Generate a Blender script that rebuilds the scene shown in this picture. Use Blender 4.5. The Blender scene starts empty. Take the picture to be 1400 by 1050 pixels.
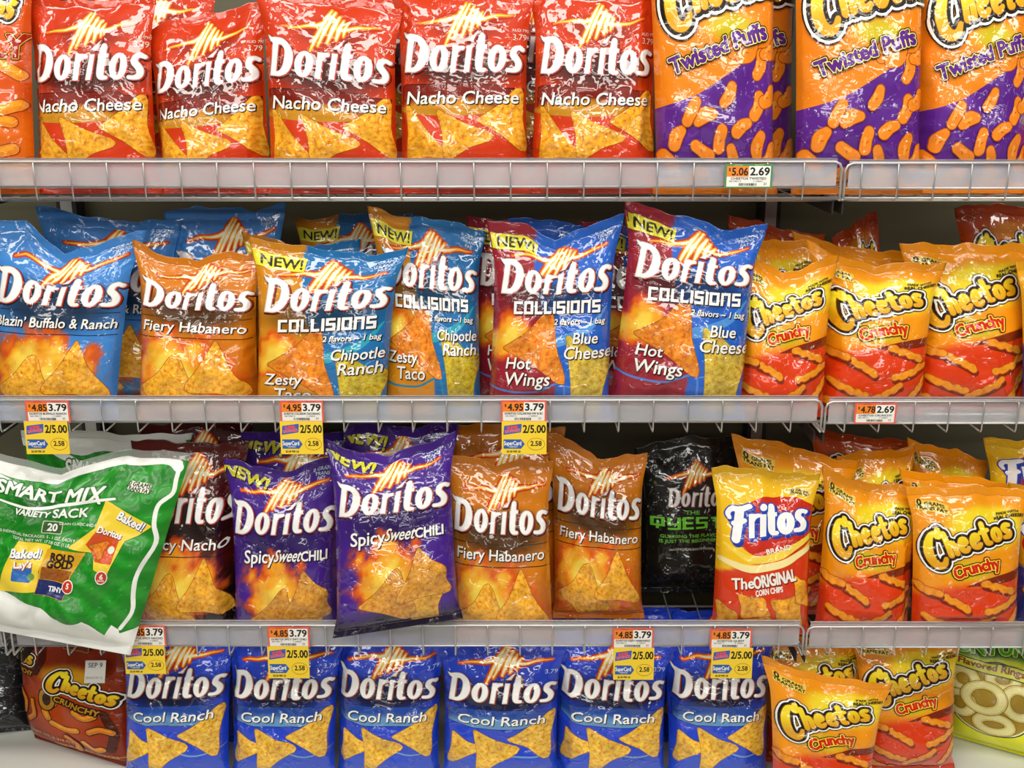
import bpy, math, random
import numpy as np
from mathutils import Vector
from mathutils.geometry import delaunay_2d_cdt

scene = bpy.context.scene
COL = scene.collection

# ---------------------------------------------------------------- camera, world, lights, exposure
FPX, PITCH, DIST, EYE = 1484.0, math.radians(16.0), 2.107, 1.75
cam_d = bpy.data.cameras.new('camera')
cam_d.sensor_width = 36.0
cam_d.lens = 36.0 * FPX / 1400.0
cam_d.clip_start = 0.05
cam = bpy.data.objects.new('camera', cam_d)
cam.location = (0.0, -DIST, EYE)
cam.rotation_euler = (math.pi / 2 - PITCH, 0.0, 0.0)
COL.objects.link(cam)
scene.camera = cam

world = bpy.data.worlds.new('store_ambient')
world.use_nodes = True
wn = world.node_tree.nodes
wn['Background'].inputs['Color'].default_value = (1.0, 0.97, 0.92, 1.0)
wn['Background'].inputs['Strength'].default_value = 0.05
scene.world = world


def area_light(name, loc, rot, sx, sy, power, color=(1.0, 0.96, 0.89)):
    l = bpy.data.lights.new(name, 'AREA')
    l.shape = 'RECTANGLE'
    l.size, l.size_y = sx, sy
    l.energy = power
    l.color = color
    o = bpy.data.objects.new(name, l)
    o.location = loc
    o.rotation_euler = rot
    COL.objects.link(o)
    return o


# the aisle's fluorescent tubes: two rows along the aisle, one further back
area_light('aisle_tube', (0.0, -1.25, 3.15), (math.radians(28), 0, 0), 6.0, 0.28, 70)
area_light('aisle_tube', (0.0, -2.9, 3.15), (math.radians(48), 0, 0), 6.0, 0.28, 62)
area_light('aisle_tube', (0.0, -4.8, 3.15), (math.radians(62), 0, 0), 6.0, 0.28, 50)
area_light('aisle_tube', (0.0, -7.0, 3.15), (math.radians(70), 0, 0), 7.0, 0.28, 50)

vs = scene.view_settings
vs.view_transform = 'Standard'
vs.look = 'None'
vs.gamma = 1.0
vs.use_curve_mapping = False
vs.exposure = 0.0

# ---------------------------------------------------------------- where things stand
CT, ST = math.cos(PITCH), math.sin(PITCH)


def P(px, py, d):
    """the point at depth d behind the front rail that the photograph shows at (px, py)"""
    X, Y = (px - 700.0) / FPX, (525.0 - py) / FPX
    dx, dy, dz = X, CT + Y * ST, -ST + Y * CT
    k = (DIST + d) / dy
    return np.array((dx * k, d, EYE + dz * k))


def px_of_z(z, d):
    """photo row of a point at height z and depth d"""
    h, dd = z - EYE, DIST + d
    zc = dd * CT - h * ST
    return 525.0 - FPX * (dd * ST + h * CT) / zc


DECK = {'A': float(P(700, 273, 0)[2]), 'B': float(P(700, 590, 0)[2]), 'C': float(P(700, 895, 0)[2]), 'D': 0.17}


# ---------------------------------------------------------------- mesh helpers
def tag(o, label=None, cat=None, group=None, kind=None):
    if label: o['label'] = label
    if cat: o['category'] = cat
    if group: o['group'] = group
    if kind: o['kind'] = kind
    return o


def empty(name, loc):
    o = bpy.data.objects.new(name, None)
    o.location = loc
    o.empty_display_size = 0.05
    COL.objects.link(o)
    return o


def mesh_obj(name, V, faces, mats, parent=None, smooth=True, colors=None, canvas=None, normals=None, midx=None):
    """one mesh object; V in world coordinates (made local to the parent); faces a list of (n,k) index arrays"""
    V = np.asarray(V, dtype=np.float64)
    if parent is not None:
        V = V - np.array(parent.location)
    me = bpy.data.meshes.new(name)
    me.vertices.add(len(V))
    me.vertices.foreach_set('co', V.astype(np.float32).ravel())
    idx = np.concatenate([f.ravel() for f in faces]).astype(np.int32)
    cnt = np.concatenate([np.full(len(f), f.shape[1]) for f in faces]).astype(np.int32)
    start = np.concatenate(([0], np.cumsum(cnt)[:-1])).astype(np.int32)
    me.loops.add(len(idx))
    me.loops.foreach_set('vertex_index', idx)
    me.polygons.add(len(cnt))
    me.polygons.foreach_set('loop_start', start)
    me.polygons.foreach_set('loop_total', cnt)
    if midx is not None:
        me.polygons.foreach_set('material_index', np.asarray(midx, dtype=np.int32))
    me.update(calc_edges=True)
    me.polygons.foreach_set('use_smooth', np.full(len(cnt), bool(smooth)))
    if colors is not None:
        a = me.attributes.new('print', 'FLOAT_COLOR', 'POINT')
        a.data.foreach_set('color', np.asarray(colors, dtype=np.float32).ravel())
    if canvas is not None:
        a = me.attributes.new('canvas', 'FLOAT_VECTOR', 'POINT')
        c3 = np.zeros((len(V), 3), dtype=np.float32)
        c3[:, :2] = canvas
        a.data.foreach_set('vector', c3.ravel())
    for m in (mats if isinstance(mats, (list, tuple)) else [mats]):
        me.materials.append(m)
    if normals is not None:
        me.normals_split_custom_set_from_vertices([tuple(n) for n in normals])
    o = bpy.data.objects.new(name, me)
    if parent is not None:
        o.parent = parent
    COL.objects.link(o)
    return o


class MB:
    """collects tubes and boxes into one mesh"""
    def __init__(self):
        self.V, self.F, self.n = [], [], 0

    def add(self, V, F):
        self.V.append(np.asarray(V, float))
        for f in F:
            self.F.append(np.asarray(f, int) + self.n)
        self.n += len(V)

    def tube(self, pts, r, sides=8):
        pts = np.asarray(pts, float)
        n = len(pts)
        tan = np.gradient(pts, axis=0)
        tan /= np.linalg.norm(tan, axis=1)[:, None] + 1e-12
        ref = np.array((0.31, 0.52, 0.79))
        up = np.array((1.0, 0, 0)) if abs(tan[0][0]) < 0.7 else np.array((0, 0, 1.0))
        rings = []
        for i in range(n):
            a = up - tan[i] * up.dot(tan[i])
            a /= np.linalg.norm(a) + 1e-12
            up = a
            b = np.cross(tan[i], a)
            t = np.linspace(0, 2 * math.pi, sides, endpoint=False)
            rings.append(pts[i] + r * (np.cos(t)[:, None] * a + np.sin(t)[:, None] * b))
        V = np.concatenate(rings + [pts[:1], pts[-1:]])
        q = []
        for i in range(n - 1):
            for k in range(sides):
                k2 = (k + 1) % sides
                q.append((i * sides + k, i * sides + k2, (i + 1) * sides + k2, (i + 1) * sides + k))
        t = []
        for k in range(sides):
            k2 = (k + 1) % sides
            t.append((n * sides, k2, k))
            t.append((n * sides + 1, (n - 1) * sides + k, (n - 1) * sides + k2))
        self.add(V, [np.array(q), np.array(t)])

    def box(self, lo, hi):
        x0, y0, z0 = lo
        x1, y1, z1 = hi
        V = [(x0, y0, z0), (x1, y0, z0), (x1, y1, z0), (x0, y1, z0), (x0, y0, z1), (x1, y0, z1), (x1, y1, z1), (x0, y1, z1)]
        F = np.array([(0, 3, 2, 1), (4, 5, 6, 7), (0, 1, 5, 4), (1, 2, 6, 5), (2, 3, 7, 6), (3, 0, 4, 7)])
        self.add(V, [F])

    def build(self, name, mat, parent=None, smooth=False, bevel=0.0):
        qs = [f for f in self.F if f.shape[1] == 4]
        ts = [f for f in self.F if f.shape[1] == 3]
        faces = ([np.concatenate(qs)] if qs else []) + ([np.concatenate(ts)] if ts else [])
        o = mesh_obj(name, np.concatenate(self.V), faces, mat, parent, smooth)
        if bevel:
            m = o.modifiers.new('bevel', 'BEVEL')
            m.width, m.segments, m.limit_method = bevel, 2, 'ANGLE'
        return o


def lin(c):
    c = np.asarray(c, float)
    return np.where(c <= 0.04045, c / 12.92, ((c + 0.055) / 1.055) ** 2.4)


def hx(s):
    return np.array([int(s[i:i + 2], 16) / 255.0 for i in (0, 2, 4)])


# ---------------------------------------------------------------- materials
def new_mat(name):
    m = bpy.data.materials.new(name)
    m.use_nodes = True
    nt = m.node_tree
    return m, nt, nt.nodes, nt.links, nt.nodes['Principled BSDF']


def film_material(name, rough=0.42, coat=0.85, coat_rough=0.035, bump=1.0, wr_scale=1.0):
    """printed plastic film: ink from the print attribute, crinkles from distorted cell edges"""
    m, nt, N, L, b = new_mat(name)
    at = N.new('ShaderNodeAttribute'); at.attribute_name = 'print'
    cv = N.new('ShaderNodeAttribute'); cv.attribute_name = 'canvas'
    oi = N.new('ShaderNodeObjectInfo')
    # mottled seasoning on the printed chips (alpha of the print attribute says where)
    n1 = N.new('ShaderNodeTexNoise'); n1.inputs['Scale'].default_value = 10; n1.inputs['Detail'].default_value = 4
    n1.inputs['Roughness'].default_value = 0.65
    L.new(cv.outputs['Vector'], n1.inputs['Vector'])
    rp = N.new('ShaderNodeValToRGB')
    e = rp.color_ramp.elements
    e[0].position, e[0].color = 0.30, (0.62, 0.24, 0.06, 1)
    e[1].position, e[1].color = 0.70, (1.2, 1.35, 1.3, 1)
    k = e.new(0.48); k.color = (0.98, 0.85, 0.65, 1)
    L.new(n1.outputs['Fac'], rp.inputs['Fac'])
    mul = N.new('ShaderNodeMix'); mul.data_type = 'RGBA'; mul.blend_type = 'MULTIPLY'
    L.new(at.outputs['Alpha'], mul.inputs[0])
    L.new(at.outputs['Color'], mul.inputs[6])
    L.new(rp.outputs['Color'], mul.inputs[7])
    L.new(mul.outputs[2], b.inputs['Base Color'])
    b.inputs['Roughness'].default_value = rough
    b.inputs['Specular IOR Level'].default_value = 0.2
    b.inputs['Coat Weight'].default_value = coat
    b.inputs['Coat Roughness'].default_value = coat_rough
    b.inputs['Coat IOR'].default_value = 1.68
    # crinkles
    sh = N.new('ShaderNodeVectorMath'); sh.operation = 'MULTIPLY_ADD'
    rnd = N.new('ShaderNodeMath'); rnd.operation = 'MULTIPLY'; rnd.inputs[1].default_value = 37.0
    L.new(oi.outputs['Random'], rnd.inputs[0])
    L.new(cv.outputs['Vector'], sh.inputs[0])
    sh.inputs[1].default_value = (1, 1, 1)
    L.new(rnd.outputs[0], sh.inputs[2])
    nd = N.new('ShaderNodeTexNoise'); nd.inputs['Scale'].default_value = 3.2 * wr_scale; nd.inputs['Detail'].default_value = 2
    L.new(sh.outputs[0], nd.inputs['Vector'])
    mx = N.new('ShaderNodeVectorMath'); mx.operation = 'MULTIPLY_ADD'
    L.new(nd.outputs['Color'], mx.inputs[0]); mx.inputs[1].default_value = (0.55, 0.55, 0.0)
    L.new(sh.outputs[0], mx.inputs[2])
    v1 = N.new('ShaderNodeTexVoronoi'); v1.feature = 'DISTANCE_TO_EDGE'; v1.inputs['Scale'].default_value = 2.4 * wr_scale
    L.new(mx.outputs[0], v1.inputs['Vector'])
    r1 = N.new('ShaderNodeMapRange'); r1.inputs['From Max'].default_value = 0.085
    r1.inputs['To Min'].default_value = 0.34; r1.inputs['To Max'].default_value = 0.0
    L.new(v1.outputs['Distance'], r1.inputs['Value'])
    # creases come and go
    nm = N.new('ShaderNodeTexNoise'); nm.inputs['Scale'].default_value = 2.3
    L.new(sh.outputs[0], nm.inputs['Vector'])
    rm = N.new('ShaderNodeMapRange'); rm.inputs['From Min'].default_value = 0.54; rm.inputs['From Max'].default_value = 0.61
    L.new(nm.outputs['Fac'], rm.inputs['Value'])
    cr = N.new('ShaderNodeMath'); cr.operation = 'MULTIPLY'
    L.new(r1.outputs[0], cr.inputs[0]); L.new(rm.outputs[0], cr.inputs[1])
    nw = N.new('ShaderNodeTexNoise'); nw.inputs['Scale'].default_value = 3.4 * wr_scale; nw.inputs['Detail'].default_value = 1.5
    nw.inputs['Roughness'].default_value = 0.45
    L.new(sh.outputs[0], nw.inputs['Vector'])
    # long thin pulls: level lines of two slow noises
    last = cr.outputs[0]
    for sx, sy, off, wt in ((1.5, 0.8, 3.0, 0.19), (0.9, 1.3, 11.0, 0.30)):
        st = N.new('ShaderNodeVectorMath'); st.operation = 'MULTIPLY_ADD'
        L.new(sh.outputs[0], st.inputs[0]); st.inputs[1].default_value = (sx, sy, 1); st.inputs[2].default_value = (off, off * .7, 0)
        nl = N.new('ShaderNodeTexNoise'); nl.inputs['Scale'].default_value = 1.5 * wr_scale; nl.inputs['Detail'].default_value = 1.2
        L.new(st.outputs[0], nl.inputs['Vector'])
        sb = N.new('ShaderNodeMath'); sb.operation = 'SUBTRACT'; sb.inputs[1].default_value = 0.5
        L.new(nl.outputs['Fac'], sb.inputs[0])
        ab = N.new('ShaderNodeMath'); ab.operation = 'ABSOLUTE'; L.new(sb.outputs[0], ab.inputs[0])
        mr = N.new('ShaderNodeMapRange'); mr.inputs['From Max'].default_value = 0.045
        mr.inputs['To Min'].default_value = wt; mr.inputs['To Max'].default_value = 0.0
        L.new(ab.outputs[0], mr.inputs['Value'])
        # each pull runs only part of the way
        nk = N.new('ShaderNodeTexNoise'); nk.inputs['Scale'].default_value = 1.7
        L.new(st.outputs[0], nk.inputs['Vector'])
        rk = N.new('ShaderNodeMapRange'); rk.inputs['From Min'].default_value = 0.50; rk.inputs['From Max'].default_value = 0.57
        L.new(nk.outputs['Fac'], rk.inputs['Value'])
        pl = N.new('ShaderNodeMath'); pl.operation = 'MULTIPLY_ADD'
        L.new(mr.outputs[0], pl.inputs[0]); L.new(rk.outputs[0], pl.inputs[1]); L.new(last, pl.inputs[2])
        last = pl.outputs[0]
    ad = N.new('ShaderNodeMath'); ad.operation = 'MULTIPLY_ADD'
    L.new(nw.outputs['Fac'], ad.inputs[0]); ad.inputs[1].default_value = 0.22
    L.new(last, ad.inputs[2])
    bp = N.new('ShaderNodeBump'); bp.inputs['Strength'].default_value = 1.0
    bp.inputs['Distance'].default_value = 0.0075 * bump
    L.new(ad.outputs[0], bp.inputs['Height'])
    soft = N.new('ShaderNodeBump'); soft.inputs['Strength'].default_value = 1.0
    soft.inputs['Distance'].default_value = 0.0014 * bump
    L.new(nw.outputs['Fac'], soft.inputs['Height'])
    L.new(soft.outputs['Normal'], b.inputs['Normal'])
    L.new(bp.outputs['Normal'], b.inputs['Coat Normal'])
    return m


def plain_material(name, color, rough=0.5, metal=0.0, noise=0.0, nscale=20.0):
    m, nt, N, L, b = new_mat(name)
    b.inputs['Roughness'].default_value = rough
    b.inputs['Metallic'].default_value = metal
    tc = N.new('ShaderNodeTexCoord')
    nz = N.new('ShaderNodeTexNoise'); nz.inputs['Scale'].default_value = nscale; nz.inputs['Detail'].default_value = 4
    L.new(tc.outputs['Object'], nz.inputs['Vector'])
    rp = N.new('ShaderNodeValToRGB')
    c = np.array(color, float)
    rp.color_ramp.elements[0].color = tuple(np.clip(c * (1 - noise), 0, 1)) + (1,)
    rp.color_ramp.elements[1].color = tuple(np.clip(c * (1 + noise), 0, 1)) + (1,)
    L.new(nz.outputs['Fac'], rp.inputs['Fac'])
    L.new(rp.outputs['Color'], b.inputs['Base Color'])
    return m


def print_material(name, rough=0.45):
    m, nt, N, L, b = new_mat(name)
    at = N.new('ShaderNodeAttribute'); at.attribute_name = 'print'
    L.new(at.outputs['Color'], b.inputs['Base Color'])
    b.inputs['Roughness'].default_value = rough
    return m


def frosted_material(name):
    m, nt, N, L, b = new_mat(name)
    b.inputs['Base Color'].default_value = (0.80, 0.80, 0.82, 1)
    b.inputs['Roughness'].default_value = 0.32
    out = N['Material Output']
    tr = N.new('ShaderNodeBsdfRefraction'); tr.inputs['Roughness'].default_value = 0.22; tr.inputs['IOR'].default_value = 1.12
    tr.inputs['Color'].default_value = (0.9, 0.9, 0.92, 1)
    mx = N.new('ShaderNodeMixShader'); mx.inputs[0].default_value = 0.5
    tc = N.new('ShaderNodeTexCoord')
    nz = N.new('ShaderNodeTexNoise'); nz.inputs['Scale'].default_value = 9
    L.new(tc.outputs['Object'], nz.inputs['Vector'])
    mr = N.new('ShaderNodeMapRange'); mr.inputs['To Min'].default_value = 0.28; mr.inputs['To Max'].default_value = 0.42
    L.new(nz.outputs['Fac'], mr.inputs['Value']); L.new(mr.outputs[0], mx.inputs[0])
    L.new(tr.outputs[0], mx.inputs[1]); L.new(b.outputs[0], mx.inputs[2])
    L.new(mx.outputs[0], out.inputs['Surface'])
    return m


def clear_film_material(name):
    m, nt, N, L, b = new_mat(name)
    out = N['Material Output']
    tr = N.new('ShaderNodeBsdfTransparent'); tr.inputs['Color'].default_value = (0.93, 0.95, 0.93, 1)
    b.inputs['Base Color'].default_value = (0.8, 0.85, 0.8, 1)
    b.inputs['Roughness'].default_value = 0.12
    mx = N.new('ShaderNodeMixShader'); mx.inputs[0].default_value = 0.22
    L.new(tr.outputs[0], mx.inputs[1]); L.new(b.outputs[0], mx.inputs[2])
    L.new(mx.outputs[0], out.inputs['Surface'])
    return m


M_FILM = film_material('printed_film')
M_FILM_SOFT = film_material('soft_printed_film', rough=0.34, coat=0.35, coat_rough=0.16, bump=0.8, wr_scale=0.8)
M_CLEAR = clear_film_material('clear_film')
M_WIRE = plain_material('zinc_wire', (0.62, 0.63, 0.62), 0.34, 0.85, 0.08, 60)
M_STRIP = frosted_material('frosted_plastic')
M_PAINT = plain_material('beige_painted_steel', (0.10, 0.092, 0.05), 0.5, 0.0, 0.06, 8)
M_DECK = plain_material('cream_painted_steel', (0.74, 0.75, 0.69), 0.4, 0.0, 0.04, 12)
M_DARK = plain_material('dark_steel', (0.03, 0.03, 0.03), 0.45, 0.3, 0.2, 30)
M_FLOOR = plain_material('vinyl_floor', (0.55, 0.53, 0.48), 0.35, 0.0, 0.1, 5)
M_CARD = print_material('printed_card', 0.5)
# ---------------------------------------------------------------- outlines: distance fields, contours, fills
def sm(a, b, x):
    t = np.clip((x - a) / (b - a), 0, 1)
    return t * t * (3 - 2 * t)


def vnoise(x, y, seed):
    """value noise on arrays"""
    r = np.random.RandomState(seed)
    T = r.rand(64, 64)
    xi, yi = np.floor(x).astype(int), np.floor(y).astype(int)
    fx, fy = x - xi, y - yi
    fx, fy = fx * fx * (3 - 2 * fx), fy * fy * (3 - 2 * fy)
    a = T[yi % 64, xi % 64]; b = T[yi % 64, (xi + 1) % 64]
    c = T[(yi + 1) % 64, xi % 64]; d = T[(yi + 1) % 64, (xi + 1) % 64]
    return (a * (1 - fx) + b * fx) * (1 - fy) + (c * (1 - fx) + d * fx) * fy


def fbm(x, y, seed, octv=4):
    s, a, t = 0.0, 0.5, 0.0
    for k in range(octv):
        s = s + a * vnoise(x * 2 ** k, y * 2 ** k, seed + k)
        t += a
        a *= 0.55
    return s / t


class Shape:
    """a union of closed outlines (each even-odd) and round strokes, in canvas units"""
    def __init__(self, parts=None, strokes=None):
        self.parts = [np.asarray(p, float).reshape(-1, 4) for p in (parts or []) if len(p)]
        self.strokes = strokes or []            # each (n,3): x, y, r
        self.cache = None

    def bbox(self):
        lo, hi = [], []
        for p in self.parts:
            p = p.reshape(-1, 2)
            lo.append(p.min(0)); hi.append(p.max(0))
        for s in self.strokes:
            lo.append((s[:, :2] - s[:, 2:3]).min(0)); hi.append((s[:, :2] + s[:, 2:3]).max(0))
        return np.min(lo, 0), np.max(hi, 0)

    def field(self, pad, res):
        """signed distance on a raster around the shape"""
        if self.cache and self.cache[0] >= pad and self.cache[1] == res:
            return self.cache[2:]
        lo, hi = self.bbox()
        lo = lo - pad - 2 * res; hi = hi + pad + 2 * res
        nx, ny = int((hi[0] - lo[0]) / res) + 2, int((hi[1] - lo[1]) / res) + 2
        xs, ys = lo[0] + np.arange(nx) * res, lo[1] + np.arange(ny) * res
        X, Y = np.meshgrid(xs, ys)
        D = np.full(X.shape, 1e3)

        def window(x0, y0, x1, y1, R):
            i0 = max(int((min(x0, x1) - R - lo[0]) / res), 0); i1 = min(int((max(x0, x1) + R - lo[0]) / res) + 2, nx)
            j0 = max(int((min(y0, y1) - R - lo[1]) / res), 0); j1 = min(int((max(y0, y1) + R - lo[1]) / res) + 2, ny)
            return slice(j0, j1), slice(i0, i1)
        for segs in self.parts:
            ins = np.zeros(X.shape, bool)
            D2 = np.full(X.shape, 1e6)
            for x0, y0, x1, y1 in segs:
                w = window(x0, y0, x1, y1, pad + 3 * res)
                xx, yy = X[w], Y[w]
                dx, dy = x1 - x0, y1 - y0
                t = np.clip(((xx - x0) * dx + (yy - y0) * dy) / (dx * dx + dy * dy + 1e-12), 0, 1)
                D2[w] = np.minimum(D2[w], (xx - x0 - t * dx) ** 2 + (yy - y0 - t * dy) ** 2)
                if y0 != y1:
                    ya, yb = (y0, y1) if y0 < y1 else (y1, y0)
                    ja = int(np.searchsorted(ys, ya, 'left')); jb = int(np.searchsorted(ys, yb, 'left'))
                    if jb > ja:
                        xc = x0 + (ys[ja:jb] - y0) * dx / dy
                        ins[ja:jb] ^= X[ja:jb] < xc[:, None]
            d = np.sqrt(D2)
            d[ins] *= -1
            D = np.minimum(D, d)
        for s in self.strokes:
            for k in range(len(s) - 1):
                (x0, y0, r0), (x1, y1, r1) = s[k], s[k + 1]
                w = window(x0, y0, x1, y1, pad + max(r0, r1) + 3 * res)
                xx, yy = X[w], Y[w]
                dx, dy = x1 - x0, y1 - y0
                t = np.clip(((xx - x0) * dx + (yy - y0) * dy) / (dx * dx + dy * dy + 1e-12), 0, 1)
                D[w] = np.minimum(D[w], np.hypot(xx - x0 - t * dx, yy - y0 - t * dy) - (r0 + (r1 - r0) * t))
        self.cache = (pad, res, D, lo)
        return D, lo

    def moved(self, dx, dy):
        return Shape([p + np.array((dx, dy, dx, dy)) for p in self.parts], [s + np.array((dx, dy, 0)) for s in self.strokes])

    def mapped(self, f, rs=1.0):
        """warp every point with f(x, y) -> x, y"""
        parts = [np.concatenate([np.stack(f(p[:, 0], p[:, 1]), 1), np.stack(f(p[:, 2], p[:, 3]), 1)], 1) for p in self.parts]
        st = []
        for s in self.strokes:
            x, y = f(s[:, 0], s[:, 1])
            st.append(np.stack([x, y, s[:, 2] * rs], 1))
        return Shape(parts, st)

    def placed(self, x, y, size=1.0, rot=0.0, shear=0.0, sx=1.0):
        c, s = math.cos(math.radians(rot)), math.sin(math.radians(rot))
        def f(px, py):
            qx, qy = (px * sx + py * shear) * size, py * size
            return x + qx * c - qy * s, y + qx * s + qy * c
        return self.mapped(f, size)


def join(*shapes):
    return Shape(sum([s.parts for s in shapes], []), sum([list(s.strokes) for s in shapes], []))


def poly(pts):
    p = np.asarray(pts, float)
    return Shape([np.concatenate([p, np.roll(p, -1, 0)], 1)])


def stroke(pts, r=None):
    p = np.asarray(pts, float)
    if p.shape[1] == 2:
        p = np.concatenate([p, np.full((len(p), 1), r)], 1)
    return Shape(None, [p])


def ellipse(cx, cy, rx, ry, n=40, rot=0.0):
    t = np.linspace(0, 2 * math.pi, n, endpoint=False)
    x, y = rx * np.cos(t), ry * np.sin(t)
    c, s = math.cos(math.radians(rot)), math.sin(math.radians(rot))
    return poly(np.stack([cx + x * c - y * s, cy + x * s + y * c], 1))


def rect(x0, y0, x1, y1):
    return poly([(x0, y0), (x1, y0), (x1, y1), (x0, y1)])


def spline(pts, per=6):
    """Catmull-Rom through rows of pts"""
    p = np.asarray(pts, float)
    q = np.concatenate([[2 * p[0] - p[1]], p, [2 * p[-1] - p[-2]]])
    out = []
    for i in range(1, len(q) - 2):
        for k in range(per):
            t = k / per
            out.append(0.5 * (2 * q[i] + (q[i + 1] - q[i - 1]) * t + (2 * q[i - 1] - 5 * q[i] + 4 * q[i + 1] - q[i + 2]) * t * t
                              + (3 * q[i] - q[i - 1] - 3 * q[i + 1] + q[i + 2]) * t ** 3))
    out.append(p[-1])
    return np.array(out)


_TEXT = {}


def text_segs(s):
    """outline segments of a string in the built-in font; baseline 0, capital height 1; (segments, width)"""
    if s in _TEXT:
        return _TEXT[s]
    cu = bpy.data.curves.new('lettering', 'FONT')
    cu.body = s
    cu.resolution_u = 3
    o = bpy.data.objects.new('lettering', cu)
    COL.objects.link(o)
    dg = bpy.context.evaluated_depsgraph_get()
    me = o.evaluated_get(dg).to_mesh()
    n = len(me.vertices)
    co = np.zeros(n * 3); me.vertices.foreach_get('co', co)
    co = co.reshape(-1, 3)[:, :2]
    cnt = {}
    for p in me.polygons:
        v = list(p.vertices)
        for a, b in zip(v, v[1:] + v[:1]):
            k = (min(a, b), max(a, b))
            cnt[k] = cnt.get(k, 0) + 1
    e = np.array([k for k, c in cnt.items() if c == 1], int)
    segs = np.concatenate([co[e[:, 0]], co[e[:, 1]]], 1) if len(e) else np.zeros((0, 4))
    o.evaluated_get(dg).to_mesh_clear()
    bpy.data.objects.remove(o); bpy.data.curves.remove(cu)
    if 'CAP' not in _TEXT and s != 'H':
        _TEXT['CAP'] = 1.0
        h, _ = text_segs('H')
        _TEXT['CAP'] = float(h.reshape(-1, 2)[:, 1].max())
        _TEXT.pop('H', None)
    if s != 'H' or _TEXT.get('CAP', 1.0) != 1.0:
        segs = segs / _TEXT['CAP']
    x0 = segs.reshape(-1, 2)[:, 0].min() if len(segs) else 0.0
    segs = segs - np.array((x0, 0, x0, 0))
    w = float(segs.reshape(-1, 2)[:, 0].max()) if len(segs) else 0.0
    _TEXT[s] = (segs, w)
    return _TEXT[s]


def text(s, x, y, h, align='c', width=None, rot=0.0, shear=0.0, arc=0.0):
    """a line of lettering, capital height h; width squeezes or stretches it; arc bends the baseline up in its middle"""
    segs, w = text_segs(s)
    sx = 1.0 if width is None else width / (w * h)
    off = {'c': -w / 2, 'l': 0.0, 'r': -w}[align]
    sh = Shape([segs + np.array((off, 0, off, 0))])
    if arc:
        half = w / 2
        cx = off + half
        sh = sh.mapped(lambda px, py: (px, py + arc / h * (1 - ((px - cx) / half) ** 2)))
    return sh.placed(x, y, h, rot, shear, sx)


def contours(D, lo, res, level):
    G = D - level
    G[0, :] = G[-1, :] = np.abs(G[0, :]).max() + 1
    G[:, 0] = G[:, -1] = 1.0
    G = np.where(np.abs(G) < 1e-9, 1e-9, G)
    ins = G < 0
    c = ins[:-1, :-1].astype(int) + ins[:-1, 1:] * 2 + ins[1:, 1:] * 4 + ins[1:, :-1] * 8
    jj, ii = np.nonzero((c > 0) & (c < 15))
    nxt = {}
    table = {1: ((3, 0),), 2: ((0, 1),), 3: ((3, 1),), 4: ((1, 2),), 5: ((3, 0), (1, 2)), 6: ((0, 2),), 7: ((3, 2),), 8: ((2, 3),), 9: ((2, 0),),
             10: ((0, 1), (2, 3)), 11: ((2, 1),), 12: ((1, 3),), 13: ((1, 0),), 14: ((0, 3),)}
    for j, i in zip(jj.tolist(), ii.tolist()):
        keys = ((i, j, 0), (i + 1, j, 1), (i, j + 1, 0), (i, j, 1))
        for a, b in table[c[j, i]]:
            nxt.setdefault(keys[a], []).append(keys[b])
    pos = {}

    def point(k):
        i, j, o = k
        a = G[j, i]
        b = G[j, i + 1] if o == 0 else G[j + 1, i]
        t = a / (a - b)
        return (lo[0] + (i + (t if o == 0 else 0)) * res, lo[1] + (j + (t if o else 0)) * res)
    loops = []
    while nxt:
        k0 = next(iter(nxt))
        k, lp = k0, []
        while k in nxt:
            lp.append(point(k))
            l = nxt[k]
            n = l.pop()
            if not l:
                del nxt[k]
            k = n
            if k == k0:
                break
        if len(lp) > 3:
            loops.append(np.array(lp))
    return loops


def simplify(p, tol):
    """Douglas-Peucker on a closed loop"""
    n = len(p)
    if n < 8:
        return p
    k = int(np.argmax(((p - p[0]) ** 2).sum(1)))
    keep = np.zeros(n + 1, bool)
    q = np.concatenate([p, p[:1]])
    keep[0] = keep[k] = keep[n] = True
    stack = [(0, k), (k, n)]
    while stack:
        a, b = stack.pop()
        if b - a < 2:
            continue
        d = q[b] - q[a]
        L = math.hypot(*d)
        m = q[a + 1:b] - q[a]
        e = np.abs(m[:, 0] * d[1] - m[:, 1] * d[0]) / L if L > 1e-9 else np.hypot(m[:, 0], m[:, 1])
        i = int(np.argmax(e))
        if e[i] > tol:
            keep[a + 1 + i] = True
            stack += [(a, a + 1 + i), (a + 1 + i, b)]
    out = q[:-1][keep[:-1]]
    return out if len(out) >= 3 else p


def inside(pts, segs):
    r = np.zeros(len(pts), bool)
    px, py = pts[:, 0], pts[:, 1]
    for x0, y0, x1, y1 in segs:
        if y0 == y1:
            continue
        m = (y0 > py) != (y1 > py)
        r ^= m & (px < x0 + (py - y0) * (x1 - x0) / (y1 - y0))
    return r


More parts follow.
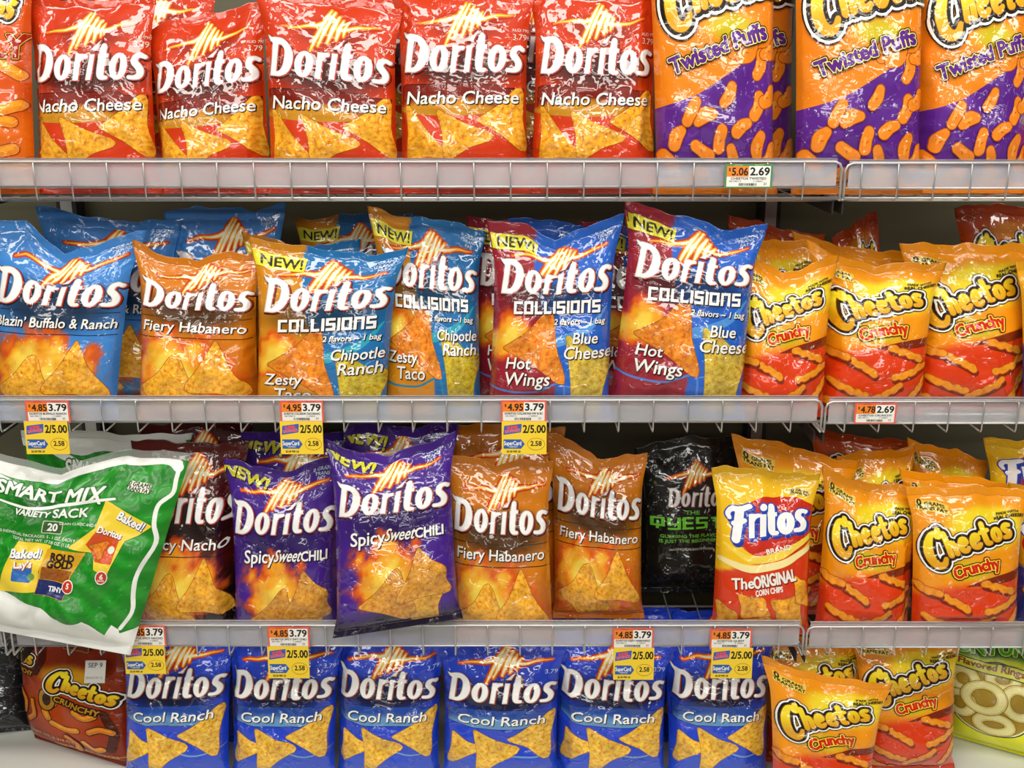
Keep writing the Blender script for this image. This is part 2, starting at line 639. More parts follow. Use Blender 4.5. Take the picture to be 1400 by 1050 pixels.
def fill(loops, grid=None, clip=None):
    """triangulate the even-odd interior of the loops, cut along the cells of grid = (cell width, cell height)"""
    verts, edges, segs = [], [], []
    for lp in loops:
        b = len(verts)
        n = len(lp)
        verts += [Vector((float(x), float(y))) for x, y in lp]
        edges += [(b + i, b + (i + 1) % n) for i in range(n)]
        segs.append(np.concatenate([lp, np.roll(lp, -1, 0)], 1))
    segs = np.concatenate(segs)
    if grid:
        gw, gh = grid
        p = segs[:, :2]
        i0, i1 = math.floor(p[:, 0].min() / gw), math.ceil(p[:, 0].max() / gw)
        j0, j1 = math.floor(p[:, 1].min() / gh), math.ceil(p[:, 1].max() / gh)
        b = len(verts)
        nx = i1 - i0 + 1
        for j in range(j0, j1 + 1):
            for i in range(i0, i1 + 1):
                verts.append(Vector((i * gw, j * gh)))
                k = b + (j - j0) * nx + (i - i0)
                if i < i1: edges.append((k, k + 1))
                if j < j1: edges.append((k, k + nx))
                if i < i1 and j < j1: edges.append((k, k + nx + 1))
    vo, eo, fo = delaunay_2d_cdt(verts, edges, [], 0, 1e-5)[:3]
    V = np.array([(v.x, v.y) for v in vo])
    T = np.array([f for f in fo if len(f) == 3], int).reshape(-1, 3)
    cen = V[T].mean(1)
    ok = inside(cen, segs)
    if clip:
        ok &= (cen[:, 0] > 0) & (cen[:, 0] < clip[0]) & (cen[:, 1] > 0) & (cen[:, 1] < clip[1])
    T = T[ok]
    used = np.unique(T)
    remap = np.full(len(V), -1)
    remap[used] = np.arange(len(used))
    T = remap[T]
    V = V[used]
    a = V[T]
    cr = (a[:, 1, 0] - a[:, 0, 0]) * (a[:, 2, 1] - a[:, 0, 1]) - (a[:, 1, 1] - a[:, 0, 1]) * (a[:, 2, 0] - a[:, 0, 0])
    T[cr < 0] = T[cr < 0][:, ::-1]
    return V, T


class Design:
    """the print of one kind of bag on a flat canvas W x H: a base colour field and crisp shapes over it"""
    def __init__(self, W, H, nu, nv, paint):
        self.W, self.H, self.nu, self.nv, self.paint = W, H, nu, nv, paint
        self.V, self.T, self.C, self.L = [], [], [], []
        self.n, self.layer = 0, 0

    def add(self, shape, level=0.0, color='ffffff', mottle=0.0, res=None, tol=None, pad=None):
        lo, hi = shape.bbox()
        if res is None:
            res = float(np.clip((hi[1] - lo[1]) / 36, 0.16, 0.8))
        D, o = shape.field(max(level, 0.0) if pad is None else pad, res)
        loops = [simplify(l, tol or res * 0.22) for l in contours(D.copy(), o, res, level)]
        loops = [l for l in loops if len(l) >= 3]
        if not loops:
            return
        grid = (self.W / self.nu, self.H / self.nv) if self.nu else None
        V, T = fill(loops, grid, (self.W, self.H))
        if not len(T):
            return
        if callable(color):
            c = color(V[:, 0], V[:, 1])
        else:
            c = np.tile(hx(color) if isinstance(color, str) else np.asarray(color, float), (len(V), 1))
        self.layer += 1
        self.V.append(V); self.T.append(T + self.n)
        self.C.append(np.concatenate([lin(c), np.full((len(V), 1), mottle)], 1))
        self.L.append(np.full(len(V), self.layer))
        self.n += len(V)

    def layers(self, shape, *lv, **kw):
        """outermost first: (level, colour) or (level, colour, mottle)"""
        pad = max(0.0, max(l[0] for l in lv))
        for l in lv:
            self.add(shape, l[0], l[1], l[2] if len(l) > 2 else 0.0, pad=pad, **kw)

    def done(self):
        if self.n:
            self.V, self.T = np.concatenate(self.V), np.concatenate(self.T)
            self.C, self.L = np.concatenate(self.C), np.concatenate(self.L)
        else:
            self.V, self.T, self.C, self.L = np.zeros((0, 2)), np.zeros((0, 3), int), np.zeros((0, 4)), np.zeros(0)
        return self
# ---------------------------------------------------------------- hand-drawn lettering
def arcp(cx, cy, rx, ry, a0, a1, n=10, r=0.1, r2=None):
    t = np.radians(np.linspace(a0, a1, n))
    rr = np.linspace(r, r if r2 is None else r2, n)
    return np.stack([cx + rx * np.cos(t), cy + ry * np.sin(t), rr], 1)


def ring(cx, cy, rx, ry, rs, rt, n=22):
    """a letter o: thick at the sides, thinner top and bottom"""
    t = np.linspace(0, 2 * math.pi, n + 1)
    return np.stack([cx + rx * np.cos(t), cy + ry * np.sin(t), rt + (rs - rt) * np.abs(np.cos(t)) ** 1.5], 1)


def bar(x0, y0, x1, y1, w0, w1=None):
    """a straight stroke with flat ends"""
    w1 = w0 if w1 is None else w1
    d = np.array((x1 - x0, y1 - y0)); d = d / np.hypot(*d)
    nrm = np.array((-d[1], d[0]))
    a, b = np.array((x0, y0)), np.array((x1, y1))
    return poly([a + nrm * w0, b + nrm * w1, b - nrm * w1, a - nrm * w0])


def S_(*pts):
    return Shape(None, [spline(pts, 4)])


G_TRI = {   # slanted slab-like letters of the tortilla chip logo
    'D': (1.12, lambda: join(S_((-.12, 1.36, .03), (.02, 1.25, .08), (.2, 1.22, .13), (.5, 1.2, .12), (.76, .98, .14), (.84, .62, .17), (.74, .27, .15), (.5, .09, .1), (.22, .09, .09)),
                             bar(.2, 0, .2, 1.2, .14))),
    'o': (.84, lambda: Shape(None, [ring(.36, .49, .25, .40, .135, .085)])),
    'r': (.57, lambda: join(bar(.14, 0, .14, .97, .128), S_((.15, .55, .06), (.22, .78, .09), (.34, .87, .09), (.46, .885, .08)))),
    'i': (.40, lambda: join(bar(.14, 0, .14, .97, .128), poly([(.0, 1.13), (.46, 1.52), (.28, 1.13)]))),
    't': (.55, lambda: join(S_((.18, 1.26, .12), (.18, .9, .145), (.18, .4, .145), (.22, .16, .13), (.34, .09, .09), (.46, .09, .08)), bar(-.02, .9, .46, .9, .085))),
    's': (.66, lambda: S_((.54, .84, .09), (.36, .9, .09), (.18, .82, .12), (.16, .64, .13), (.32, .5, .13), (.44, .34, .13), (.42, .16, .12), (.24, .09, .09), (.0, .1, .08))),
}
G_FAT = {   # round fat letters of the cheese puff logo
    'C': (1.1, lambda: S_((1.05, 1.55, .13), (.95, 1.25, .2), (.78, 1.42, .14), (.5, 1.32, .145), (.2, .9, .2), (.05, .4, .22), (.12, -.05, .22), (.4, -.28, .2), (.72, -.22, .14), (.9, .02, .1))),
    'h': (.72, lambda: join(S_((.14, 1.28, .145), (.14, .7, .145), (.14, .12, .145)), S_((.16, .5, .1), (.34, .74, .14), (.52, .6, .14), (.54, .14, .145)))),
    'e': (.74, lambda: S_((.16, .42, .1), (.4, .46, .1), (.56, .56, .12), (.48, .76, .13), (.3, .76, .14), (.15, .5, .145), (.2, .2, .145), (.42, .12, .14), (.6, .22, .1))),
    't': (.6, lambda: join(S_((.24, 1.22, .14), (.24, .6, .145), (.28, .2, .145), (.46, .14, .12)), S_((.0, .8, .11), (.28, .84, .12), (.52, .86, .1)))),
    'o': (.74, lambda: Shape(None, [ring(.36, .45, .22, .32, .14, .11)])),
    's': (.62, lambda: S_((.52, .74, .12), (.34, .8, .13), (.16, .68, .14), (.26, .48, .15), (.44, .32, .15), (.36, .12, .14), (.08, .14, .11))),
}
G_CORN = dict(G_TRI)
G_CORN['F'] = (.92, lambda: join(S_((.02, .86, .07), (-.06, 1.05, .09), (.12, 1.22, .1), (.5, 1.2, .12), (.98, 1.3, .1)), S_((.5, 1.15, .16), (.42, .6, .17), (.3, .0, .16)), S_((.2, .62, .09), (.5, .66, .1), (.72, .72, .09))))
G_CORN['i'] = (.38, lambda: join(bar(.14, 0, .14, .9, .15), ellipse(.17, 1.2, .17, .15, 16)))
G_CORN['o'] = (.84, lambda: Shape(None, [ring(.36, .46, .25, .36, .16, .11)]))


def word(glyphs, letters, width, x, y, size=None, rot=0.0, shear=0.0, warp=None, gap=0.0):
    """letters set side by side from x, baseline y, scaled to the width; size sets the x-height separately"""
    pen, parts = 0.0, []
    for ch in letters:
        w, f = glyphs[ch]
        parts.append(f().moved(pen, 0))
        pen += w + gap
    s = join(*parts)
    total = pen - gap
    sy = size if size else width / total
    sx = width / total / sy
    if warp:
        s = s.mapped(lambda px, py: warp(px, py, total))
    return s.placed(x, y, sy, rot, shear, sx)


def vgrad(y0, c0, y1, c1):
    a, b = hx(c0), hx(c1)
    def f(x, y):
        t = sm(y0, y1, y)[:, None]
        return a * (1 - t) + b * t
    return f


def mix(c, k, t):
    return c * (1 - t[..., None]) + hx(k) * t[..., None]


def base(x, k):
    return np.tile(hx(k), (len(x), 1))


def flames(c, x, y, cx, cy, rx, ry, seed, k1='d8500c', k2='f0a020', k3='f6d24a'):
    """a printed burst of fire"""
    w = fbm(x / 22 + seed, y / 26, seed, 4) - 0.5
    w2 = fbm(x / 9, y / 12 + seed, seed + 9, 3) - 0.5
    r = np.hypot((x - cx) / rx, (y - cy) / ry) + w * 1.1 + w2 * 0.35
    c = mix(c, k1, sm(1.05, 0.8, r))
    c = mix(c, k2, sm(0.86, 0.6, r))
    return mix(c, k3, sm(0.62, 0.28, r))


# ---------------------------------------------------------------- repeated print motifs
def spark(d, cx, cy, k=1.0, rot=0.0, glow='c03008'):
    """the jagged flame mark over the logo"""
    main = np.array([(-60, -1, .2), (-34, 3, 1.4), (-16, 5, 2.6), (-8, 9, 2.8)], float)
    z1 = np.array([(-27, -34, .8), (-18, -14, 2.4), (-5, 14, 2.8), (2, 27, 1.2)], float)
    z2 = np.array([(-15, -22, 1.2), (-5, 2, 3.2), (6, 25, 1.8)], float)
    z3 = np.array([(-3, -17, 1.6), (4, 4, 3.6), (11, 20, 1.8)], float)
    z4 = np.array([(8, -12, 1.6), (11, 3, 3.6), (16, 16, 1.4)], float)
    z5 = np.array([(17, -6, 1.2), (18, 4, 2.8), (22, 12, 1.2)], float)
    tail = np.array([(12, 3, 2.6), (24, 3, 2.4), (40, 6, 1.4), (62, 10, .2)], float)
    s = Shape(None, [main, z1, z2, z3, z4, z5, tail]).placed(cx, cy, k, rot)
    d.layers(s, (2.9, glow), (1.1, 'f2791a'), (-0.1, 'fbd23a'), (-1.1, 'fff8e0'), res=0.6)


def logo(d, x, y, width, xh, edge='b5220a', rot=0.0, shear=.13, warp=None, dark='1c0a08'):
    s = word(G_TRI, 'Doritos', width, x, y, xh, rot, shear, warp, gap=.045)
    d.add(s.moved(1.3, -1.3), 1.5, dark, res=.6, pad=2)
    d.add(s.moved(1.2, -.6), 0.6, edge, res=.6, pad=2)
    d.layers(s, (0.05, 'c9c6c2'), (-0.9, 'f8f7f4'), res=.45)


def line_text(d, s, x, y, h, color='f4f2ec', shadow='140808', bold=0.25, **kw):
    t = text(s, x, y, h, **kw)
    if shadow:
        d.add(t.moved(.9, -.8), bold + .5, shadow, pad=bold + 1)
    d.add(t, bold, color, pad=bold + 1)


def tri_chip(d, pts, fillc='e2a12c', edge='a85a12', r=3.0):
    p = np.asarray(pts, float)
    c = p.mean(0)
    q = []
    for i in range(len(p)):
        a, b = p[i], p[(i + 1) % len(p)]
        q.append(a)
        m = (a + b) / 2
        q.append(m + (c - m) * 0.10)
    s = poly(spline(np.array(q + q[:1]), 4)[:-1])
    lo, hi = s.bbox()
    fc = hx(fillc)

    def shade(x, y):
        n = fbm(x / 14 + 3, y / 14, int(abs(c[0]) * 7 + abs(c[1])) % 50, 3)
        return fc * (0.82 + 0.36 * n)[:, None]
    d.layers(s, (r, edge, 0.4), (r - .7, shade, 1.0), res=.9)


def blot(d, pts, r, fillc, edge, mottle=0.35, grow=1.0):
    """a fat puffed stick or curl"""
    s = stroke(spline(pts, 4), r)
    d.layers(s, (grow, edge, 0.0), (-0.2, fillc, mottle), res=.8)
    hl = stroke(spline(np.asarray(pts) + np.array((-.1 * r, .3 * r)), 4), r * .4)
    d.add(hl, 0, tuple(np.clip(hx(fillc) * 1.18, 0, 1)), mottle, res=.8)


def new_banner(d, pts, k=1.0):
    d.add(poly(pts), 0, 'e9e230', res=.8)
    p = np.asarray(pts, float)
    c = p.mean(0)
    rot = math.degrees(math.atan2(p[1][1] - p[0][1], p[1][0] - p[0][0]))
    line_text(d, 'NEW!', c[0] + 1, c[1] - 5.5 * k, 11 * k, '2a2410', None, .45, rot=rot, shear=.1)


def fat_free(d, x, y, k=1.0, rot=0.0, box=True):
    c, s = math.cos(math.radians(rot)), math.sin(math.radians(rot))
    at = lambda a, b: (x + a * c - b * s, y + a * s + b * c)
    if box:
        d.add(rect(-17, -1, 17, 12).placed(x, y, k, rot), .8, 'e8c84a', res=.8)
    line_text(d, 'GRAMS', *at(3 * k, 6.3 * k), 4.6 * k, '201408' if box else 'dfe6ee', None, .25, rot=rot)
    line_text(d, '0', *at(-13.5 * k, 5.5 * k), 7.5 * k, '201408' if box else 'dfe6ee', None, .4, rot=rot)
    line_text(d, 'TRANS FAT', *at(0, 0.3 * k), 4.6 * k, '201408' if box else 'dfe6ee', None, .25, rot=rot)


def fat_free_plain(d, x, y, k=1.0):
    for i, s in enumerate(('0 GRAMS', 'TRANS', 'FAT')):
        line_text(d, s, x, y - i * 6.6 * k, 4.6 * k, 'c9d8ea', None, .12)


# ---------------------------------------------------------------- the bag prints
GW, GH = 40, 60


def tri_bag(paint):
    return Design(160, 262, GW, GH, paint)


def design_nacho():
    def paint(x, y):
        c = base(x, 'cc360a')
        c = mix(c, 'e0480e', sm(205, 190, y + 0 * x) * sm(150, 180, y) * .5)
        r = np.hypot((x - 80) / 92, (y - 166) / 34)
        c = mix(c, '4a1006', sm(1.05, .35, r))
        r = np.hypot((x - 86) / 60, (y - 216) / 24)
        c = mix(c, '8a2208', sm(1.0, .3, r) * .85)
        return c
    d = tri_bag(paint)
    band = poly([(4, 143), (8, 145), (124, 145), (130, 141), (156, 141), (156, 116), (4, 116)])
    def bandc(x, y):
        c = base(x, '7a1a08')
        e = np.hypot((x - 62) / 74, (y - 109) / 22)
        return mix(c, 'c98a1e', sm(1.05, .75, e))
    d.layers(band, (.7, '3a0a04'), (-.4, bandc), res=.8)
    d.add(ellipse(60, 115, 62, 8), 0, 'c08418', res=.8)
    d.add(rect(4, 115.6, 156, 127), 0, bandc, res=.8)
    tri_chip(d, [(10, 118), (56, 60), (12, 54)], 'e6a82a')
    tri_chip(d, [(49, 112), (116, 82), (60, 56)], 'e8ac30')
    tri_chip(d, [(100, 102), (152, 140), (157, 66)], 'e8ac30')
    spark(d, 82, 221, .95)
    logo(d, 5, 160, 149, 34)
    line_text(d, 'Nacho Cheese', 79, 122, 15, width=140, rot=.6, shear=.14)
    line_text(d, '3.79', 150, 200, 7, 'e8c8b8', None, .1)
    line_text(d, 'AUD 790', 150, 210, 3.6, 'e8c8b8', None, .05)
    return d.done()


def design_cool():
    def paint(x, y):
        c = base(x, '2344cc')
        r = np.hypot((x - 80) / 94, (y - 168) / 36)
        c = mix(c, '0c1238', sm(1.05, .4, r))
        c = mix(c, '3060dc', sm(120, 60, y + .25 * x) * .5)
        return c
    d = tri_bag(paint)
    def bandc(x, y):
        e = np.hypot((x - 62) / 92, (y - 112) / 26)
        return mix(base(x, '20469c'), '5f94c6', sm(1.1, .6, e))
    d.layers(poly([(5, 148), (126, 148), (132, 144), (156, 144), (156, 124), (110, 116), (40, 116), (5, 124)]), (.6, '122058'), (-.4, bandc), res=.8)
    d.add(stroke(spline([(2, 60, .6), (60, 76, 1.4), (120, 64, 1.4), (158, 74, .6)], 5)), 0, '6f9fd0', res=.8)
    tri_chip(d, [(14, 102), (54, 80), (8, 50)], 'efc244', 'a8741a')
    tri_chip(d, [(44, 110), (104, 80), (50, 34)], 'f0c448', 'a8741a')
    tri_chip(d, [(92, 98), (154, 142), (146, 62)], 'f0c448', 'a8741a')
    spark(d, 84, 222, 1.0)
    logo(d, 5, 160, 149, 34, '8a2a20', dark='080a1c')
    line_text(d, 'Cool Ranch', 80, 123, 15, width=122, shear=.12, shadow='0a1030')
    line_text(d, '3.79', 148, 208, 7, 'b8c8ea', None, .1)
    line_text(d, 'ENJOY BY DATE', 132, 22, 3.6, 'b8c8ea', None, .05)
    return d.done()


def flame_bag(top, halo, edge, seed, flavour, width, chips_y=0, low=None, shadow='140808', bandc=None, fl_y=126, fl_h=14):
    def paint(x, y):
        c = base(x, top)
        if low:
            c = mix(c, low, sm(120, 60, y))
        r = np.hypot((x - 80) / 92, (y - 160) / 42)
        c = mix(c, halo, sm(1.1, .4, r))
        return flames(c, x, y, 62, 70, 78, 66, seed)
    d = tri_bag(paint)
    if bandc:
        for yy in (fl_y + 21, fl_y - 9):
            d.add(stroke([(4, yy), (156, yy)], .6), 0, bandc, res=.6)
    tri_chip(d, [(8, 46), (58, 92), (96, 26), (50, 12)], 'f0b436', 'a04c10')
    tri_chip(d, [(112, 112), (72, 46), (152, 38)], 'f0b436', '9a4410')
    spark(d, 88, 220, 1.0)
    logo(d, 5, 160, 150, 34, edge)
    line_text(d, flavour, 80, fl_y, fl_h, width=width, shear=.12, shadow=shadow)
    return d


def design_buffalo():
    d = flame_bag('3f86d2', '16304e', 'b5220a', 3, "Blazin\u2019 Buffalo & Ranch", 148, bandc='1a2c44', fl_y=131, fl_h=12.5)
    fat_free_plain(d, 142, 244, .95)
    line_text(d, 'ENJOY BY DATE', 142, 12, 3.6, 'c0d4ea', None, .05)
    return d.done()


def design_habanero():
    d = flame_bag('d27a0e', '4c2c08', 'a02a0a', 7, 'Fiery Habanero', 140, bandc='3a2206', low='c86a0c')
    return d.done()


def design_spicy_nacho():
    return flame_bag('4a0d08', '1c0604', 'b5220a', 12, 'Spicy Nacho', 128, bandc='120402', low='180806').done()


def design_chili():
    def paint(x, y):
        c = base(x, '47218c')
        c = mix(c, '2a1258', sm(1.1, .3, np.hypot((x - 80) / 90, (y - 150) / 46)))
        c = mix(c, '15101c', sm(44, 8, y + 8 * np.sin(x / 18)) * .85)
        return flames(c, x, y, 72, 82, 52, 52, 21)
    d = tri_bag(paint)
    tri_chip(d, [(96, 44), (142, 52), (128, 8), (100, 12)], 'd9a83c', '9a6a1c')
    tri_chip(d, [(34, 40), (84, 84), (104, 30), (92, 16)], 'd69a3a', '8f5a1c')
    tri_chip(d, [(114, 108), (146, 78), (150, 46), (84, 42)], 'd99f40', '8f5a1c')
    spark(d, 80, 222, 1.0)
    logo(d, 5, 161, 150, 34, 'a02030', dark='0c0616')
    line_text(d, 'Spicy', 46, 122, 17, width=46, shear=.05, shadow='0c0616', bold=.35)
    line_text(d, 'Sweet', 88, 124, 16, width=40, shear=.35, shadow='0c0616', bold=.3)
    line_text(d, 'CHILI', 129, 124, 12.5, width=37, shadow='0c0616', bold=.45)
    line_text(d, 'NEW!', 26, 236, 17, 'e2dc2c', '140a24', .9, rot=-12, shear=.15)
    fat_free_plain(d, 132, 246, 1.0)
    return d.done()


def collisions(left, right, pale, l1, l2, r1, r2, chip2, edge_line, seed):
    def paint(x, y):
        split = 82 - 26 * sm(40, 262, y) + 6 * np.sin(y / 40)
        c = base(x, left)
        c = mix(c, right, sm(split - 1.5, split + 1.5, x))
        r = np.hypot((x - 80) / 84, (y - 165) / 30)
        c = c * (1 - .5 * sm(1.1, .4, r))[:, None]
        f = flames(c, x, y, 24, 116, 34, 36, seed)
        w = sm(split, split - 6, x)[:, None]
        return c * (1 - w) + f * w
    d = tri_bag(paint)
    split = [(82 - 26 * float(sm(40, 262, np.array(v))) + 6 * math.sin(v / 40), v) for v in range(0, 263, 10)]
    d.add(poly(split + [(161, 262), (161, 0)]), 0, lambda x, y: base(x, right) * (1 - .5 * sm(1.1, .4, np.hypot((x - 80) / 84, (y - 165) / 30)))[:, None], res=.8)
    d.add(stroke(spline([(88, 110, 6.5), (108, 116, 6), (134, 130, 4), (152, 152, 1)], 6)), 0, pale, res=.8)
    d.add(stroke(spline([(0, 52), (24, 46), (60, 46), (94, 58), (100, 30), (106, 0)], 6), 1.4), 0, edge_line, res=.8)
    tri_chip(d, [(18, 102), (76, 146), (96, 58)], 'e08a2a', '94501a')
    tri_chip(d, [(102, 114), (116, 108), (158, 84), (142, 12), (114, 8)], chip2, '8f8420', 4)
    spark(d, 84, 220, .98)
    logo(d, 8, 171, 146, 33, 'a82a14')
    s = word(G_SQ, 'COLLISIONS', 118, 28, 145, 16)
    d.add(s.moved(1, -1), .5, '2a1210', res=.4, pad=1)
    d.add(s, 0.1, 'f2f2f0', res=.4, pad=1)
    line_text(d, '2 flavors ~ 1 bag', 116, 131, 7, width=68, shear=.15, bold=.15)
    line_text(d, l1, 36, 76, 14, shear=.12)
    line_text(d, l2, 48, 55, 16, shear=.12)
    line_text(d, r1, 124, 107, 13.5, shear=.12, width=min(62, text_segs(r1)[1] * 13.5))
    line_text(d, r2, 128, 88, 15, shear=.12)
    new_banner(d, [(2, 228), (56, 225), (60, 244), (2, 248)], 1.15)
    fat_free_plain(d, 140, 246, .9)
    return d.done()


G_SQ = {   # square lettering
    'C': (.92, lambda: join(bar(.1, 0, .1, 1, .11), bar(0, .1, .74, .1, .1), bar(0, .9, .74, .9, .1))),
    'O': (.98, lambda: join(bar(.1, 0, .1, 1, .11), bar(.7, 0, .7, 1, .11), bar(0, .1, .8, .1, .1), bar(0, .9, .8, .9, .1))),
    'L': (.82, lambda: join(bar(.1, 0, .1, 1, .11), bar(0, .1, .66, .1, .1))),
    'I': (.34, lambda: bar(.1, 0, .1, 1, .11)),
    'S': (.92, lambda: join(bar(0, .1, .74, .1, .1), bar(0, .5, .74, .5, .1), bar(0, .9, .74, .9, .1), bar(.1, .5, .1, .95, .11), bar(.64, .05, .64, .5, .11))),
    'N': (.98, lambda: join(bar(.1, 0, .1, 1, .11), bar(.7, 0, .7, 1, .11), bar(0, .9, .8, .9, .1))),
    'Q': (1.1, lambda: join(bar(.1, .1, .1, 1, .12), bar(.8, .1, .8, 1, .12), bar(0, .16, .92, .16, .1), bar(0, .9, .92, .9, .1), bar(.45, -.2, .45, .4, .1), bar(.45, .45, .45, .62, .08))),
    'U': (1.0, lambda: join(bar(.1, .3, .1, 1, .12), bar(.75, -.2, .75, 1, .12), bar(0, .36, .85, .36, .1), bar(.0, -.1, .85, -.1, .1))),
    'E': (.9, lambda: join(bar(.1, -.2, .1, 1, .12), bar(0, -.1, .74, -.1, .1), bar(0, .4, .7, .4, .1), bar(0, .9, .74, .9, .1))),
    'Z': (1.0, lambda: join(bar(0, .9, .8, .9, .1), bar(.1, .4, .1, .9, .11), bar(0, .4, .8, .4, .1), bar(.7, -.1, .7, .4, .11), bar(0, -.1, .8, -.1, .1))),
    'T': (.9, lambda: join(bar(0, .9, .84, .9, .1), bar(.42, -.2, .42, .9, .12), bar(.1, .62, .42, .62, .08))),
}


def design_taco():
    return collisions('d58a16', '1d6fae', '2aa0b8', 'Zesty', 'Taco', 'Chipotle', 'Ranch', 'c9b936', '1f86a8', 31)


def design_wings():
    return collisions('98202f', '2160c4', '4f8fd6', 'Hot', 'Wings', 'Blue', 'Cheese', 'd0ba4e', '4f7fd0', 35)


def design_quest():
    def paint(x, y):
        c = base(x, '14140f')
        n = fbm(x / 30, y / 30, 5, 3)
        return c * (.8 + .5 * n)[:, None]
    d = Design(160, 262, GW, GH, paint)
    spark(d, 88, 202, .78)
    logo(d, 40, 154, 102, 23, '7a1810')
    line_text(d, 'THE', 82, 142, 6, '58b030', None, .3, width=24)
    s = word(G_SQ, 'QUEZT', 124, 12, 122, 16)
    d.layers(s, (.7, '1e4a12'), (-.1, '74d03a'), res=.4)
    line_text(d, 'GUESSING THE FLAVOR', 80, 105, 5, '6cb83c', None, .3, width=104)
    line_text(d, 'IS JUST THE BEGINNING', 80, 97, 5, '6cb83c', None, .3, width=108)
    line_text(d, 'SNACKSTRONGPRODUCTIONS.COM', 80, 84, 3.2, 'b8b8a8', None, .15, width=76)
    for px, py in ((40, 226), (22, 196), (120, 84)):
        d.add(poly([(px - 3, py - 3), (px + 3, py - 3), (px, py + 3)]), 0, '7a6420', res=.4)
    return d.done()


def fat_logo(d, x, y, width, rot=14, k=1.0):
    def warp(px, py, tot):
        f = 1.12 - .12 * px / tot
        return px, py * f + .10 * math.pi * 0
    s = word(G_FAT, 'Cheetos', width, x, y, width / 4.7, rot, .05, warp, gap=.05)
    d.layers(s, (7.6 * k, '20100a'), (6.4 * k, 'f6f4ec'), (4.2 * k, '160c06'), res=.8)
    u = math.radians(rot)

    def col(px, py):
        h = (py - y) * math.cos(u) - (px - x) * math.sin(u)
        t = sm(-.1, 1.2, h / (width / 4.7))[:, None]
        return hx('e3a312') * (1 - t) + hx('fbe42c') * t
    d.layers(s, (1.0, '8a5206'), (.2, col), res=.55)


def outlined(d, s, x, y, h, rot, c_in, c_mid, c_out, width=None, arc=0.0, b=.8, k=1.0):
    t = text(s, x, y, h, width=width, rot=rot, arc=arc)
    d.layers(t, (3.6 * k, c_out), (2.2 * k, c_mid), (b, c_in))


def design_crunchy(dark=False):
    W, H = 140, 240
    def paint(x, y):
        c = base(x, 'f4980d')
        r = np.hypot((x - 92) / 66, (y - 186) / 40)
        c = mix(c, 'f6da22', sm(1.0, .55, r) * sm(212, 196, y - .1 * x))
        r = np.hypot((x - 64) / 46, (y - 124) / 20)
        c = mix(c, 'c8c81e', sm(1.0, .3, r) * .8)
        yb = 82 + .32 * x + 5 * np.sin(x / 22)
        c = mix(c, 'de3c0a', sm(yb + 8, yb - 10, y))
        return c
    d = Design(W, H, GW, 60, paint)
    d.add(poly(spline([(58, 100), (90, 112), (140, 124), (140, 112), (96, 102)], 5)), 0, '7a2606', res=.8)
    sticks = [((84, 104), (106, 98), (126, 90)), ((90, 62), (112, 70), (134, 82)), ((10, 52), (34, 40), (52, 34)), ((112, 24), (124, 42), (136, 60)),
              ((58, 26), (78, 36), (98, 50)), ((70, 10), (100, 8), (122, 2)), ((30, 84), (48, 76), (62, 66)), ((8, 22), (26, 14), (46, 12)), ((4, 96), (14, 90), (26, 88))]
    for i, p in enumerate(sticks):
        p = np.array(p, float)
        d.add(stroke(spline(p + np.array((1.5, -5)), 4), 5), 0, '7c2408', res=.8)
        n = spline(p, 5)
        t = np.linspace(0, 1, len(n))
        n = np.concatenate([n + np.stack([0 * t, 1.2 * np.sin(t * 17 + i)], 1), (4.6 + .9 * np.sin(t * 23 + i * 2))[:, None]], 1)
        d.layers(Shape(None, [n]), (.8, 'c05a0a', .2), (-.3, 'f09a22', .5), res=.8)
    fat_free(d, 24, 206, 1.05, -10)
    fat_logo(d, 18, 133, 113, 20, .95)
    line_text(d, 'MADE WITH', 116, 204, 3.4, '241608', None, .15, rot=12)
    line_text(d, 'REAL CHEESE!', 118, 198.5, 4.2, '241608', None, .25, rot=12)
    outlined(d, 'Crunchy', 76, 119, 16, 15, 'd0200c', 'f7d83a', '3c1206', width=62, arc=3, b=.9)
    return d.done()


